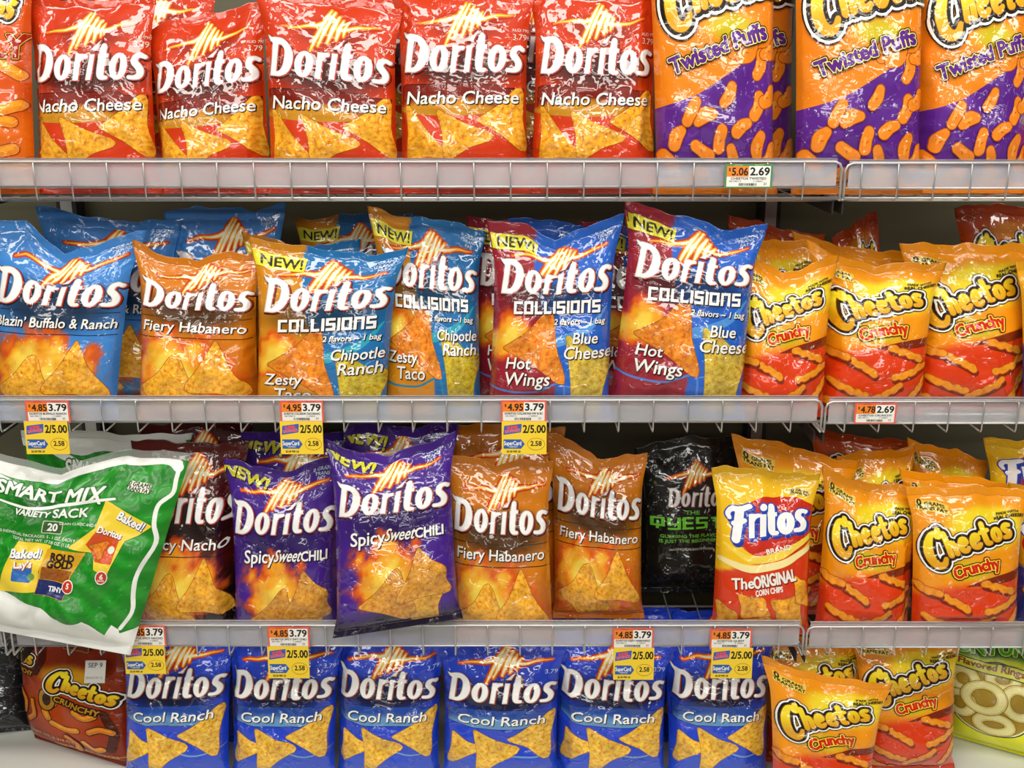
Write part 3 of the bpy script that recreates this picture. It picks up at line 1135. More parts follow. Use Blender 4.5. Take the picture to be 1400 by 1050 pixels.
def design_hot_crunchy():
    W, H = 150, 230
    def paint(x, y):
        c = base(x, '8e2c0a')
        c = mix(c, 'c0480c', sm(1, .2, np.hypot((x - 70) / 80, (y - 90) / 80)))
        c = mix(c, 'e0a818', sm(1.0, .4, np.hypot((x - 84) / 60, (y - 150) / 26)) * .9)
        c = mix(c, 'c04c0c', sm(196, 214, y))
        return c
    d = Design(W, H, GW, 60, paint)
    d.add(stroke([(8, 24), (60, 12), (120, 14), (150, 24)], 1.2), 0, 'e0781c', res=.8)
    for p in (((60, 66), (76, 58), (92, 60)), ((92, 92), (104, 84), (116, 90)), ((62, 100), (50, 88), (54, 74)), ((100, 40), (112, 30), (122, 34))):
        blot(d, p, 5, 'd98a20', '3a1206')
    d.layers(ellipse(52, 106, 13, 20), (1, '2c1408'), (-1, 'b8862a', .5), res=.8)
    d.add(ellipse(52, 106, 6.5, 11), 0, '3a2410', res=.8)
    fat_logo(d, 54, 130, 88, -14, .85)
    outlined(d, 'CRUNCHY', 92, 98, 9, -14, 'c8941e', '3a1606', '140804', width=62, b=.4, k=.7)
    fat_logo(d, -54, 168, 82, -4, .8)
    outlined(d, 'CRUNCHY', 6, 146, 8, -8, 'c8941e', '3a1606', '140804', width=46, b=.4, k=.6)
    for p in (((34, 150), (44, 176), (40, 206)), ((62, 206), (84, 214), (110, 204)), ((128, 96), (138, 64), (132, 34))):
        d.add(stroke(spline(p, 5), 5), 0, '4a1a08', res=.8)
    d.layers(rect(70, 196, 108, 214), (1.2, 'b88a4a'), (0, '7a2c0a'), res=.8)
    for p in (((6, 110), (14, 92), (10, 70)), ((20, 60), (32, 74), (28, 96)), ((110, 62), (124, 70), (136, 66)), ((76, 44), (88, 34), (84, 20))):
        blot(d, p, 4.5, 'c8761a', '2a0e06')
    line_text(d, 'NET WT. 9 3/4 OZ.', 54, 34, 5, 'd8a860', None, .1, rot=-6)
    line_text(d, 'CHEESE FLAVORED SNACKS', 92, 20, 5, 'e0a040', None, .1, rot=-2)
    return d.done()


def design_twisted():
    W, H = 180, 372
    def paint(x, y):
        c = base(x, 'f08510')
        c = mix(c, 'c8c81e', sm(1.0, .3, np.hypot((x - 110) / 54, (y - 206) / 24)) * .8)
        return c
    d = Design(W, H, GW, 72, paint)
    def pur(x, y):
        n = fbm(x / 50, y / 50, 8, 2)
        return mix(base(x, '571f86'), '7a3aa8', sm(.4, .8, n) * .6)
    d.add(poly(spline([(-2, 108), (30, 116), (62, 126), (100, 146), (140, 168), (182, 182)], 6).tolist() + [(182, 0), (-2, 0)]), 0, pur, res=.8)
    rng = random.Random(5)
    spots = [(118, 184, 60), (134, 176, 40), (152, 160, 75), (170, 178, 30), (148, 110, 70), (166, 122, 50), (152, 60, 80), (168, 48, 60), (110, 46, 100), (118, 22, 35),
             (140, 14, 20), (34, 14, -20), (60, 24, 20), (82, 8, -10), (30, 72, 60), (18, 44, -40), (70, 96, 20), (92, 70, 80), (104, 124, 60), (124, 84, 30), (50, 104, 60), (66, 56, -30)]
    for px, py, an in spots:
        a = math.radians(an)
        ln, bend = rng.uniform(9, 13), rng.uniform(-5, 5)
        ca, sa = math.cos(a), math.sin(a)
        pts = [(px - ca * ln, py - sa * ln, rng.uniform(6.5, 8.5)), (px - sa * bend, py + ca * bend, rng.uniform(7.5, 9.5)), (px + ca * ln, py + sa * ln, rng.uniform(6, 8))]
        s = stroke(spline(pts, 5))
        d.layers(s, (1.0, '9c4408'), (-.2, 'f28a1e', .2), res=.8)
        nk = stroke([(px - sa * 6 - ca * 2, py + ca * 6 - sa * 2, .4), (px - ca * 3, py - sa * 3, 1.0), (px + sa * 3, py - ca * 3, .4)])
        d.add(nk, 0, 'c05e10', res=.6)
        d.add(stroke([(px - ca * ln * .6 - sa * 2, py - sa * ln * .6 + ca * 2, 1.6), (px + ca * 2 - sa * 3, py + sa * 2 + ca * 3, 2.4)]), 0, 'faa544', .1, res=.8)
    fat_logo(d, 26, 214, 162, 13, 1.4)
    outlined(d, 'Twisted Puffs', 94, 170, 19, 17, '5a2088', 'f2ea70', '241008', width=144, arc=2, b=1.2, k=1.0)
    line_text(d, 'CHEESE', 22, 26, 6, 'e8e0f0', None, .3, shear=.2)
    line_text(d, 'SNACKS', 22, 17, 6, 'e8e0f0', None, .3, shear=.2)
    fat_free(d, 40, 322, 1.2, -8)
    return d.done()


def design_family():
    W, H = 170, 330
    def paint(x, y):
        c = base(x, 'd8520a')
        c = mix(c, '3a1a08', sm(256, 270, y - .1 * x))
        c = mix(c, 'e8780e', sm(130, 100, y) * .6)
        return c
    d = Design(W, H, GW, 66, paint)
    for p in (((100, 172), (130, 186), (160, 170)), ((96, 96), (120, 108), (150, 104)), ((120, 44), (144, 38), (168, 46)), ((104, 124), (132, 120), (160, 128)),
              ((110, 70), (130, 62), (150, 66)), ((100, 20), (130, 14), (158, 20))):
        blot(d, p, 8, 'ee9020', '8c3206', .4)
    outlined(d, 'FAMILY', 98, 196, 32, -2, 'a81606', 'f0e63a', '5a2006', width=140, b=1.6, k=1.0)
    fat_logo(d, 20, 262, 130, -6, 1.1)
    d.add(ellipse(104, 184, 8, 9), 0, '2a2a8a', res=.6)
    return d.done()


def design_corn(kind='original'):
    W, H = 125, 222
    def paint(x, y):
        c = base(x, 'f5c31a')
        c = mix(c, 'd9980e', sm(180, 222, y) * .4)
        c = mix(c, 'd8390f', sm(78 + .28 * x, 74 + .28 * x, y))
        return c
    d = Design(W, H, GW, 60, paint)
    e = ellipse(76, 140, 58, 42, 48, 14)
    d.layers(e, (0, 'c7280e'), res=.8)
    d.add(stroke(spline([(8, 112, 2), (40, 96, 4), (80, 102, 5), (122, 126, 3)], 6)), 0, 'f7d64a', res=.8)
    d.add(stroke(spline([(4, 92, 3), (40, 84, 4.5), (84, 92, 4.5), (124, 112, 3)], 6)), 0, 'fbe9a0', res=.8)
    for p in ([(28, 52), (58, 48), (66, 30), (34, 28)], [(70, 46), (104, 50), (112, 14), (84, 16)], [(4, 40), (24, 30), (30, 8), (6, 10)], [(36, 22), (66, 26), (86, 8), (44, 4)],
              [(100, 74), (114, 66), (120, 40), (104, 46)]):
        tri_chip(d, p, 'e8a72e', 'a8541a')
    s = word(G_CORN, 'Fritos', 104, 14, 118, 32, 9, .16)
    d.add(s.moved(2.4, -2.6), 2.4, '2038a0', res=.7, pad=3)
    d.layers(s, (1.9, '2a48b8'), (.2, 'fbfaf6'), res=.5)
    line_text(d, 'BRAND', 78, 106, 6, 'f2e8d8', None, .3, rot=12, width=34)
    line_text(d, 'The', 32, 60, 12, 'f6efe4', '7a1806', .4, rot=9, shear=.1)
    line_text(d, 'ORIGINAL', 74, 66, 14, 'f6efe4', '7a1806', .6, rot=11, width=56)
    line_text(d, 'CORN CHIPS', 66, 55, 6.5, 'f6efe4', None, .3, rot=9, width=36)
    fat_free(d, 104, 186, .7, -4)
    return d.done()


def design_scoops():
    W, H = 125, 222
    def paint(x, y):
        c = base(x, 'e8a41c')
        c = mix(c, '1e3490', sm(108, 100, y + 8 * np.sin(x / 20)))
        return mix(c, 'e9c64a', sm(18, 12, y))
    d = Design(W, H, GW, 60, paint)
    d.add(ellipse(62, 140, 58, 36, 40, 6), 0, 'c7280e', res=.8)
    for p in ([(8, 92), (40, 88), (34, 62), (6, 66)], [(20, 54), (56, 50), (44, 24), (12, 30)], [(60, 84), (100, 80), (90, 50), (58, 56)], [(64, 40), (110, 44), (104, 18), (70, 16)]):
        tri_chip(d, p, 'e0a83a', '9a5a1c')
    s = word(G_CORN, 'Fritos', 112, 6, 122, 34, 4, .16)
    d.add(s.moved(2.4, -2.6), 2.4, '2038a0', res=.7, pad=3)
    d.layers(s, (1.9, '2a48b8'), (.2, 'fbfaf6'), res=.5)
    line_text(d, 'SCOOPS!', 62, 104, 11, 'f6efe4', '141c50', .6)
    return d.done()


def design_rings():
    W, H = 150, 215
    def paint(x, y):
        c = base(x, 'e4e81c')
        c = mix(c, 'eef050', sm(.45, .7, np.sin((x + y * .6) / 9) * .5 + .5) * .5 * sm(60, 30, y))
        return mix(c, '2d6a1c', sm(178, 190, y + .1 * x))
    d = Design(W, H, GW, 60, paint)
    d.layers(ellipse(58, 104, 62, 66, 48), (3, '12301c'), (1.2, 'e8ecc0'), (-1, 'a88a2c'), res=.8)
    for cx, cy, rx, ry in ((22, 136, 24, 26), (78, 142, 26, 22), (98, 104, 28, 34), (16, 88, 24, 28), (62, 60, 32, 20), (50, 106, 36, 34)):
        t = np.linspace(0, 2 * math.pi, 25)
        s = Shape(None, [np.stack([cx + rx * .7 * np.cos(t), cy + ry * .7 * np.sin(t), 0 * t + 7.5], 1)])
        d.layers(s, (.9, '8a6a1c'), (-.3, 'd8cc70', .25), (-3, 'ece6a0', .1), res=.8)
    d.layers(stroke(spline([(10, 172), (60, 160), (110, 150)], 5), 9), (2, '1c4a18'), (0, 'e2e03a'), res=.8)
    line_text(d, 'Flavored Rings', 62, 157, 11, '8a4a10', None, .6, rot=-12, width=92)
    outlined(d, 'FUNYUNS', 66, 184, 22, -6, '3f9a22', 'd8e84a', '10301a', width=120, b=1.2)
    line_text(d, '3.79', 134, 128, 7, '3a4a10', None, .1)
    return d.done()


def design_dark():
    def paint(x, y):
        return base(x, '1a1a1e') * (.7 + .6 * fbm(x / 20, y / 20, 4, 3))[:, None]
    d = Design(150, 230, GW, 60, paint)
    line_text(d, 'Snacks', 110, 150, 22, '3a3a3e', None, .5, shear=.3)
    return d.done()


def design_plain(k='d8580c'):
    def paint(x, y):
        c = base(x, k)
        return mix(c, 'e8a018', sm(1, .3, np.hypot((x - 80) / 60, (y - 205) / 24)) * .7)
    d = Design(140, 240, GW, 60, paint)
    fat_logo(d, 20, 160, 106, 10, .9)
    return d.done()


class Shifted:
    """draws on a design with everything moved by dx, dy"""
    def __init__(self, d, dx, dy):
        self.d, self.dx, self.dy = d, dx, dy

    def add(self, s, *a, **k):
        k.pop('pad', None)
        f = a[1] if len(a) > 1 else None
        if callable(f):
            a = (a[0], lambda x, y: f(x - self.dx, y - self.dy)) + a[2:]
        self.d.add(s.moved(self.dx, self.dy), *a, **k)

    def layers(self, s, *lv, **k):
        self.d.layers(s.moved(self.dx, self.dy), *[(l[0], (lambda x, y, g=l[1]: g(x - self.dx, y - self.dy)) if callable(l[1]) else l[1]) + tuple(l[2:]) for l in lv], **k)


def design_sack():
    W, H = 340, 270
    def paint(x, y):
        return base(x, 'eef0ea')
    d = Design(W, H, 68, 54, paint)

    def green(x, y):
        c = base(x, '17801c')
        a = np.arctan2(y - 130, x - 150)
        st = np.sin(a * 34 + .02 * np.hypot(x - 150, y - 130))
        c = mix(c, '2fa030', sm(.1, .5, st) * .7)
        c = mix(c, '0f5c14', sm(1.0, .2, np.hypot((x - 150) / 70, (y - 190) / 46)) * .8)
        return c
    body = spline([(-4, 252), (60, 246), (120, 236), (170, 246), (240, 250), (312, 256), (322, 252), (318, 236), (309, 222), (308, 196), (298, 182), (300, 152), (280, 108), (272, 66), (256, 42),
                   (232, 34), (210, 38), (190, 48), (150, 58), (110, 70), (80, 58), (40, 48), (-4, 44)], 4)
    d.add(poly(body), 0, green, res=1.0)
    d.add(poly([(300, 256), (342, 262), (342, 40), (318, 30), (296, 24), (250, 44), (240, 120)]), 0, green, res=1.0)
    edge = stroke(spline([(330, 256), (331, 234), (332, 216), (318, 200), (320, 176), (330, 150), (318, 112), (320, 84), (326, 60), (314, 36)], 5), 3.0)
    d.add(edge, 0, 'f2f4ee', res=.8)
    d.add(poly([(300, 40), (312, 34), (318, 22), (308, 26), (300, 16), (292, 22)]), 0, 'f2f4ee', res=.8)
    d.add(stroke(spline([(150, 244, 3), (200, 251, 4), (260, 254, 5), (312, 260, 8), (330, 250, 6)], 5)), 0, 'f4f6f2', res=.8)
    d.add(stroke(spline([(-4, 256, 6), (50, 246, 6), (96, 232, 5), (132, 218, 3)], 5)), 0, 'f4f6f2', res=.8)
    main, d = d, Shifted(d, 40, 4)
    # words
    outlined(d, 'SMART MIX', 122, 198, 24, -4, 'f2f4ee', '2a7a28', '155a16', width=150, b=.8, k=.8)
    d.add(stroke(spline([(52, 190, 1.5), (100, 182, 2.5), (150, 192, 3), (216, 200, 1.5)], 5)), 0, 'f2f4ee', res=.8)
    line_text(d, 'VARIETY', 106, 170, 9, 'eef2ea', '155a16', .4, shear=.15)
    line_text(d, 'SACK', 160, 172, 13, 'eef2ea', '155a16', .5, rot=4)
    d.layers(rect(126, 148, 152, 164), (1.2, 'c8d8b0'), (0, '3c5a30'), res=.8)
    line_text(d, '20', 139, 151, 10, 'eef2ea', None, .5)
    line_text(d, 'GRAIN CLASSIC AND BAKED PRODUCTS', 196, 162, 3.6, 'e0eed8', None, .1, rot=2)
    line_text(d, '20 INDIVIDUAL PACKAGES: 5 - 1 OZ. EACH 9 - 7/8 OZ.', 130, 140, 4, 'e0eed8', None, .1, rot=-2)
    line_text(d, 'TOTAL NET WT. 17 7/8 OZ. (1 LB 1 7/8 OZ)', 140, 133, 4, 'e0eed8', None, .1, rot=-2)
    # little packs
    d.add(poly([(78, 64), (138, 70), (132, 96), (142, 130), (96, 132), (84, 100)]), 1.5, 'f0d23a', res=.8)
    line_text(d, 'Baked!', 110, 112, 11, 'f6f4ee', '26367c', .5, rot=3)
    d.add(rect(98, 82, 122, 98), 2, '2a6ab8', res=.8)
    line_text(d, 'Lay\u2019s', 110, 99, 9, 'f4f0e8', '9a2010', .5, rot=6)
    d.add(ellipse(124, 88, 5, 5), 0, '6a9a4a', res=.6)
    d.add(poly([(134, 66), (178, 62), (182, 96), (194, 126), (140, 126), (136, 100)]), 1, 'd9a41c', res=.8)
    d.add(poly([(134, 66), (178, 62), (180, 82), (136, 86)]), .5, '1f2a68', res=.8)
    d.add(poly([(137, 87), (180, 84), (182, 100), (138, 104)]), 0, '9a5a1a', .9, res=.8)
    line_text(d, 'ROLD', 164, 113, 9, '2a1a10', None, .8)
    line_text(d, 'GOLD', 162, 103, 9, '2a1a10', None, .8)
    line_text(d, 'TINY', 162, 70, 7, 'eef0f6', None, .4)
    d.add(poly([(206, 196), (276, 168), (262, 156), (246, 148), (234, 104), (216, 108), (208, 128), (172, 132), (202, 160)]), 1.5, 'f0d23a', res=.8)
    line_text(d, 'Baked!', 246, 168, 11, 'f6f4ee', '26367c', .5, rot=-20)
    d.add(poly([(206, 158), (238, 152), (236, 118), (214, 118), (194, 138)]), 1.5, 'd6501a', .3, res=.8)
    line_text(d, 'Doritos', 222, 152, 8, 'f4f0e8', '7a1c0c', .4, rot=-12)
    tri_chip(d, [(200, 136), (222, 142), (218, 122)], 'e08a2a')
    d.add(ellipse(232, 134, 5, 5), 0, 'e0eed8', res=.6)
    for cx, cy, s in ((228, 98, '6'), (182, 80, '5')):
        d.layers(ellipse(cx, cy, 8, 9), (1, 'f2f0ea'), (-.5, 'd2361a'), res=.6)
        line_text(d, s, cx, cy - 2, 7, 'f6f4ee', None, .4)
    line_text(d, 'BAGS', 228, 92.5, 2.6, 'f6f4ee', None, .1)
    d = main
    d.add(rect(-16, -2, 16, 10).placed(284, 218, 1, -8), 0, 'e6e8d0', res=.8)
    line_text(d, '0 GRAMS', 284, 222, 5.5, '1a2a14', None, .3, rot=-8)
    line_text(d, 'TRANS FAT', 284, 216, 5, '1a2a14', None, .3, rot=-8)
    return d.done()
# ---------------------------------------------------------------- a filled bag
def make_bag(name, design, TL, TR, BR, BL, label, cat='chip bag', group=None, deck='B', T=.055, sag=None, ear=.05, waist=.02, seed=0,
        wave=.006, wr=1.0, mat=None, clear_top=False, seal=True, flop=0.0, crop=None, lift=0.0, over=False):
    """corners (px, py or None for the deck, depth) as the photograph shows them; the print is mapped over the puffed front"""
    dz = DECK[deck] + .004
    def corner(c):
        px, py, d = c
        if py is None:
            py = px_of_z(dz, d)
        return P(px, py, d)
    tl, tr, br, bl = [corner(c) for c in (TL, TR, BR, BL)]
    rng = np.random.RandomState(seed * 7 + 11)
    right = (br - bl + tr - tl); right /= np.linalg.norm(right)
    up = (tl - bl + tr - br); up /= np.linalg.norm(up)
    nd = np.cross(right, up); nd /= np.linalg.norm(nd)
    if nd[1] > 0:
        nd = -nd
    Wm = .5 * (np.linalg.norm(br - bl) + np.linalg.norm(tr - tl))
    Hm = .5 * (np.linalg.norm(tl - bl) + np.linalg.norm(tr - br))
    vb, vt = .035, .958
    creases = []
    for _ in range(int(20 * wr)):
        a = rng.uniform(0, 2 * math.pi)
        creases.append((rng.uniform(.05, .95) * Wm, rng.uniform(.1, .98) * Hm, math.cos(a), math.sin(a), rng.uniform(.03, .09), rng.uniform(.0008, .0026) * wr, rng.uniform(.004, .009)))
    for _ in range(int(9 * wr)):     # pulls running down from the top seal and up from the bottom one
        u0 = rng.uniform(.05, .95)
        top = rng.rand() < .65
        a = math.radians((-90 if top else 90) + rng.uniform(-34, 34) + (u0 - .5) * (50 if top else -50))
        creases.append((u0 * Wm, (vt if top else vb) * Hm, math.cos(a), math.sin(a), rng.uniform(.05, .11), rng.uniform(.002, .0045) * wr, rng.uniform(.006, .012)))
    ph = rng.uniform(0, 6.28, 8)
    sag_k = np.linspace(0, 1, len(sag)) if sag else None
    px_m = Hm / max(20.0, abs((px_of_z(bl[2], bl[1]) - px_of_z(tl[2], tl[1]))))

    def surf(u, v, front=True):
        uu = u + 0 * v
        vv = v + 0 * u
        flare = ear * (sm(.72, 1.0, vv) ** 1.5) + .6 * ear * (sm(.12, 0, vv)) - waist * np.sin(np.pi * np.clip(vv, 0, 1)) ** .7
        ue = .5 + (uu - .5) * (1 + 2 * flare)
        e = vv * Hm
        p = (bl * ((1 - ue) * (1 - vv))[..., None] + br * (ue * (1 - vv))[..., None] + tl * ((1 - ue) * vv)[..., None] + tr * (ue * vv)[..., None])
        w = sm(.55, 1.0, vv) ** 1.3
        if sag:
            s = np.interp(uu, sag_k, sag)
            k = np.minimum(1.0, 1.0)
            p = p - up * (s * px_m * w)[..., None]
        s = np.clip((vv - vb) / (vt - vb), 0, 1)
        env = (1 - (1 - np.minimum(s / .24, 1)) ** 2) ** .62 * (1 - np.clip((s - .12) / .88, 0, 1) ** 2.1) ** .85
        prof = np.clip(1 - np.abs(2 * uu - 1) ** 2.8, 0, 1) ** .52
        side = 1.0 if front else (-.35 if over else -.72)
        t = T * env * prof * side
        p = p - up * ((.0035 * np.sin(uu * 8 + ph[0]) + .0022 * np.sin(uu * 19 + ph[1]) + .0012 * np.sin(uu * 37 + ph[2])) * w)[..., None]
        # soft dents of the filling
        x, y = uu * Wm, vv * Hm
        soft = (np.sin(x * 34 + ph[0] + 2 * np.sin(y * 19 + ph[1])) * np.sin(y * 27 + ph[2] + 1.5 * np.sin(x * 23 + ph[3])) * .0045
                + np.sin(x * 71 + ph[4] + y * 40) * np.sin(y * 63 + ph[5] - x * 30) * .0018)
        t = t + soft * np.minimum(env, 1) * prof ** .5 * side * wr
        inner = np.minimum(1, 8 * np.minimum(uu, 1 - uu)) * np.minimum(1, 14 * np.minimum(np.maximum(vv - vb, 0), np.maximum(vt - vv, 0)))
        if front:
            for cx, cy, ca, sa, ln, am, wd in creases:
                a = (x - cx) * ca + (y - cy) * sa
                b = -(x - cx) * sa + (y - cy) * ca
                t = t - am * np.exp(-np.abs(b) / wd) * np.clip(1 - np.abs(a) / ln, 0, 1) * np.clip(inner, 0, 1)
        # the flat top waves and flops
        t = t + wave * np.sin(uu * math.pi * (2 + 2 * (ph[6] / 6.28)) + ph[7]) * w + flop * w ** 2
        q = p + nd * t[..., None]
        return settle(q, deck, .0025 if front else .0065, over)

    nu, nv = design.nu, design.nv
    u = np.linspace(0, 1, nu + 1)[None, :]
    s_ = np.linspace(0, 1, nv + 1)
    cr = vb if crop is None else max(crop, vb)      # a standing bag folds the bottom of its print under itself
    vnode = np.interp(s_, (0, cr, 1), (0, vb, 1))
    vnode = vnode + lift * 4 * vnode * (1 - vnode)
    v = vnode[:, None]
    jb, jt = int(np.argmin(np.abs(vnode - vb))), int(np.argmin(np.abs(vnode - vt)))
    vb, vt = float(vnode[jb]), float(vnode[jt])
    F = surf(u, v)                                  # (nv+1, nu+1, 3)
    du = np.gradient(F, axis=1); dv = np.gradient(F, axis=0)
    Nn = np.cross(du, dv); Nn /= np.linalg.norm(Nn, axis=2)[..., None] + 1e-12
    flip = (Nn @ nd) .mean() < 0
    if flip:
        Nn = -Nn
    base_z = min(F[jb, :, 2].min(), F[0, :, 2].min())
    base_pt = (F[0].mean(0))
    root = empty(name, (base_pt[0], base_pt[1], base_z))
    tag(root, label, cat, group)
    mats = mat or M_FILM
    CW, CH = design.W, design.H

    # pouch front
    rows = np.arange(jb, jt + 1)
    Vf = F[rows].reshape(-1, 3)
    Nf = Nn[rows].reshape(-1, 3)
    cx = (u * CW + 0 * v[rows]).ravel(); cy = (s_[rows][:, None] * CH + 0 * u).ravel()
    Cf = np.concatenate([lin(np.clip(design.paint(cx, cy), 0, 1)), np.zeros((len(cx), 1))], 1)
    n1 = nu + 1
    q = np.array([(j * n1 + i, j * n1 + i + 1, (j + 1) * n1 + i + 1, (j + 1) * n1 + i) for j in range(len(rows) - 1) for i in range(nu)])
    # pouch back, sharing the side edges
    nb = 10
    ub = np.linspace(0, 1, nb + 1)[None, :]
    B = surf(ub, v[rows], False)
    B[:, 0] = F[rows][:, 0]; B[:, -1] = F[rows][:, -1]
    Vb = B.reshape(-1, 3)
    m1 = nb + 1
    off = len(Vf)
    qb = np.array([(off + j * m1 + i, off + (j + 1) * m1 + i, off + (j + 1) * m1 + i + 1, off + j * m1 + i + 1) for j in range(len(rows) - 1) for i in range(nb)])
    dub = np.gradient(B, axis=1); dvb = np.gradient(B, axis=0)
    Nb = np.cross(dvb, dub); Nb /= np.linalg.norm(Nb, axis=2)[..., None] + 1e-12
    if (Nb @ nd).mean() > 0:
        Nb = -Nb
    cxb = (ub * CW + 0 * v[rows]).ravel(); cyb = (s_[rows][:, None] * CH + 0 * ub).ravel()
    Cb = np.concatenate([lin(np.clip(design.paint(cxb, cyb), 0, 1)), np.zeros((len(cxb), 1))], 1)

    def onto(V2, layer):
        a = np.clip(V2[:, 0] / CW * nu, 0, nu - 1e-6); b = np.clip(V2[:, 1] / CH * nv, 0, nv - 1e-6)
        i, j = a.astype(int), b.astype(int)
        fa, fb = (a - i)[:, None], (b - j)[:, None]
        lo_ = fa >= fb      # below the diagonal
        def tri(G):
            g00, g10, g11, g01 = G[j, i], G[j, i + 1], G[j + 1, i + 1], G[j + 1, i]
            return np.where(lo_, g00 + (g10 - g00) * fa + (g11 - g10) * fb, g00 + (g11 - g01) * fa + (g01 - g00) * fb)
        n = tri(Nn); n /= np.linalg.norm(n, axis=1)[:, None]
        return tri(F) + n * (.00012 + .00005 * layer)[:, None], n

    parts_V, parts_N, parts_C, parts_K = [Vf, Vb], [Nf, Nb.reshape(-1, 3)], [Cf, Cb], [np.stack([cx, cy], 1), np.stack([cxb + 200, cyb], 1)]
    tris = np.zeros((0, 3), int)
    vlo, vhi = jb / nv * CH, jt / nv * CH
    DT = design.T
    if len(DT):
        cen = design.V[DT].mean(1)
        keep = DT[(cen[:, 1] > vlo) & (cen[:, 1] < vhi)]
        Vd, Nd = onto(design.V, design.L)
        usedv = np.unique(keep)
        rm = np.full(len(design.V), -1); rm[usedv] = np.arange(len(usedv))
        tris = rm[keep] + len(Vf) + len(Vb)
        parts_V.append(Vd[usedv]); parts_N.append(Nd[usedv]); parts_C.append(design.C[usedv]); parts_K.append(design.V[usedv])
    if flip:
        q = q[:, ::-1]; tris = tris[:, ::-1]; qb = qb[:, ::-1]
    mesh_obj('pouch', np.concatenate(parts_V), [np.concatenate([q, qb])] + ([tris] if len(tris) else []), mats, root, True,
             np.concatenate(parts_C), np.concatenate(parts_K) / 60.0, np.concatenate(parts_N))

    # crimped seals: a thin ribbed band closing each end
    def band(nm, v0, v1, material):
        k = 14
        vv = np.linspace(v0, v1, k + 1)[:, None]
        uu = np.linspace(0, 1, 41)[None, :]
        A = surf(uu, vv)
        if nm == 'top_seal':
            A[0] = F[jt][np.round(np.linspace(0, nu, 41)).astype(int)] if nu == 40 else A[0]
        rib = (.0005 * np.sin(np.arange(k + 1) * math.pi / 1.0 + math.pi / 2))[:, None, None] * nd
        A = A + rib
        Bk = A - nd * .0014
        n = k + 1
        V = np.concatenate([A.reshape(-1, 3), Bk.reshape(-1, 3)])
        w = 41
        o2 = n * w
        fq = [(j * w + i, j * w + i + 1, (j + 1) * w + i + 1, (j + 1) * w + i) for j in range(k) for i in range(w - 1)]
        bq = [(o2 + j * w + i, o2 + (j + 1) * w + i, o2 + (j + 1) * w + i + 1, o2 + j * w + i + 1) for j in range(k) for i in range(w - 1)]
        eq = []
        for i in range(w - 1):
            eq.append((i + 1, i, o2 + i, o2 + i + 1)); eq.append((k * w + i, k * w + i + 1, o2 + k * w + i + 1, o2 + k * w + i))
        for j in range(k):
            eq.append((j * w, (j + 1) * w, o2 + (j + 1) * w, o2 + j * w)); eq.append(((j + 1) * w + w - 1, j * w + w - 1, o2 + j * w + w - 1, o2 + (j + 1) * w + w - 1))
        Q = np.array(fq + bq + eq)
        if flip:
            Q = Q[:, ::-1]
        X = np.tile((uu * CW + 0 * vv).ravel(), 2); Y = np.tile((np.interp(vv, vnode, s_) * CH + 0 * uu).ravel(), 2)
        C = np.concatenate([lin(np.clip(design.paint(X, Y), 0, 1)), np.zeros((len(X), 1))], 1)
        # printed shapes running into the seal
        mesh_obj(nm, V, [Q], material, root, True, C, np.stack([X, Y], 1) / 60.0)
    if seal:
        band('top_seal', vt, 1.0, M_CLEAR if clear_top else mats)
        band('bottom_seal', 0.0, vb, mats)
    fu, fv = np.linspace(0, 1, 70)[None, :], np.linspace(0, 1, 100)[:, None]
    keep = surf(fu, fv, False), surf(fu, fv, True)
    for g in keep:
        stands(deck, g)
    return root


# ---------------------------------------------------------------- soft bags give way to what already stands in front of them
CELL, X0, NX, NZ = .005, -1.7, 680, 440
GIVE = {}


def rail_top(deck):
    return {'A': float(P(700, 217, 0)[2]), 'B': float(P(700, 543, 0)[2]), 'C': float(P(700, 851, 0)[2])}.get(deck)


def settle(q, deck, margin, over):
    if deck not in GIVE:
        GIVE[deck] = [np.full((NZ, NX), -9.0), np.full((NZ, NX), -9.0)]
    M = GIVE[deck][1]
    i = np.clip(((q[..., 0] - X0) / CELL).astype(int), 0, NX - 2)
    j = np.clip((q[..., 2] / CELL).astype(int), 0, NZ - 2)
    y = np.maximum(np.maximum(M[j, i], M[j, i + 1]), np.maximum(M[j + 1, i], M[j + 1, i + 1])) + margin
    if deck != 'D' and not over:
        rt = rail_top(deck)
        h = q[..., 2] - rt
        y = np.maximum(y, np.where(h < .004, .0115 + margin, .0115 + margin - (h - .004) * 2.5))
    q = q.copy()
    q[..., 1] = np.maximum(q[..., 1], y)
    return q


def stands(deck, q):
    """note the back of a finished bag"""
    raw = GIVE[deck][0]
    i = np.clip(((q[..., 0] - X0) / CELL).astype(int), 0, NX - 1).ravel()
    j = np.clip((q[..., 2] / CELL).astype(int), 0, NZ - 1).ravel()
    np.maximum.at(raw, (j, i), q[..., 1].ravel())
    m = raw.copy()
    for k in range(16):
        dec = 0.0 if k < 2 else CELL * 2.2
        n = m.copy()
        n[1:] = np.maximum(n[1:], m[:-1] - dec); n[:-1] = np.maximum(n[:-1], m[1:] - dec)
        n[:, 1:] = np.maximum(n[:, 1:], m[:, :-1] - dec); n[:, :-1] = np.maximum(n[:, :-1], m[:, 1:] - dec)
        m = n
    GIVE[deck][1] = m


QUEUE = []


def bag(*a, **k):
    QUEUE.append((a, k))


def fill_shelves():
    """builds every noted bag, front ones first"""
    made = {}
    def depth(n):
        a, k = QUEUE[n]
        return (k['deck'], np.mean([c[2] for c in a[2:6]]) - (.05 if k.get('over') else 0))
    for n in sorted(range(len(QUEUE)), key=depth):
        a, k = QUEUE[n]
        made[a[6]] = make_bag(*a, **k)
    return made


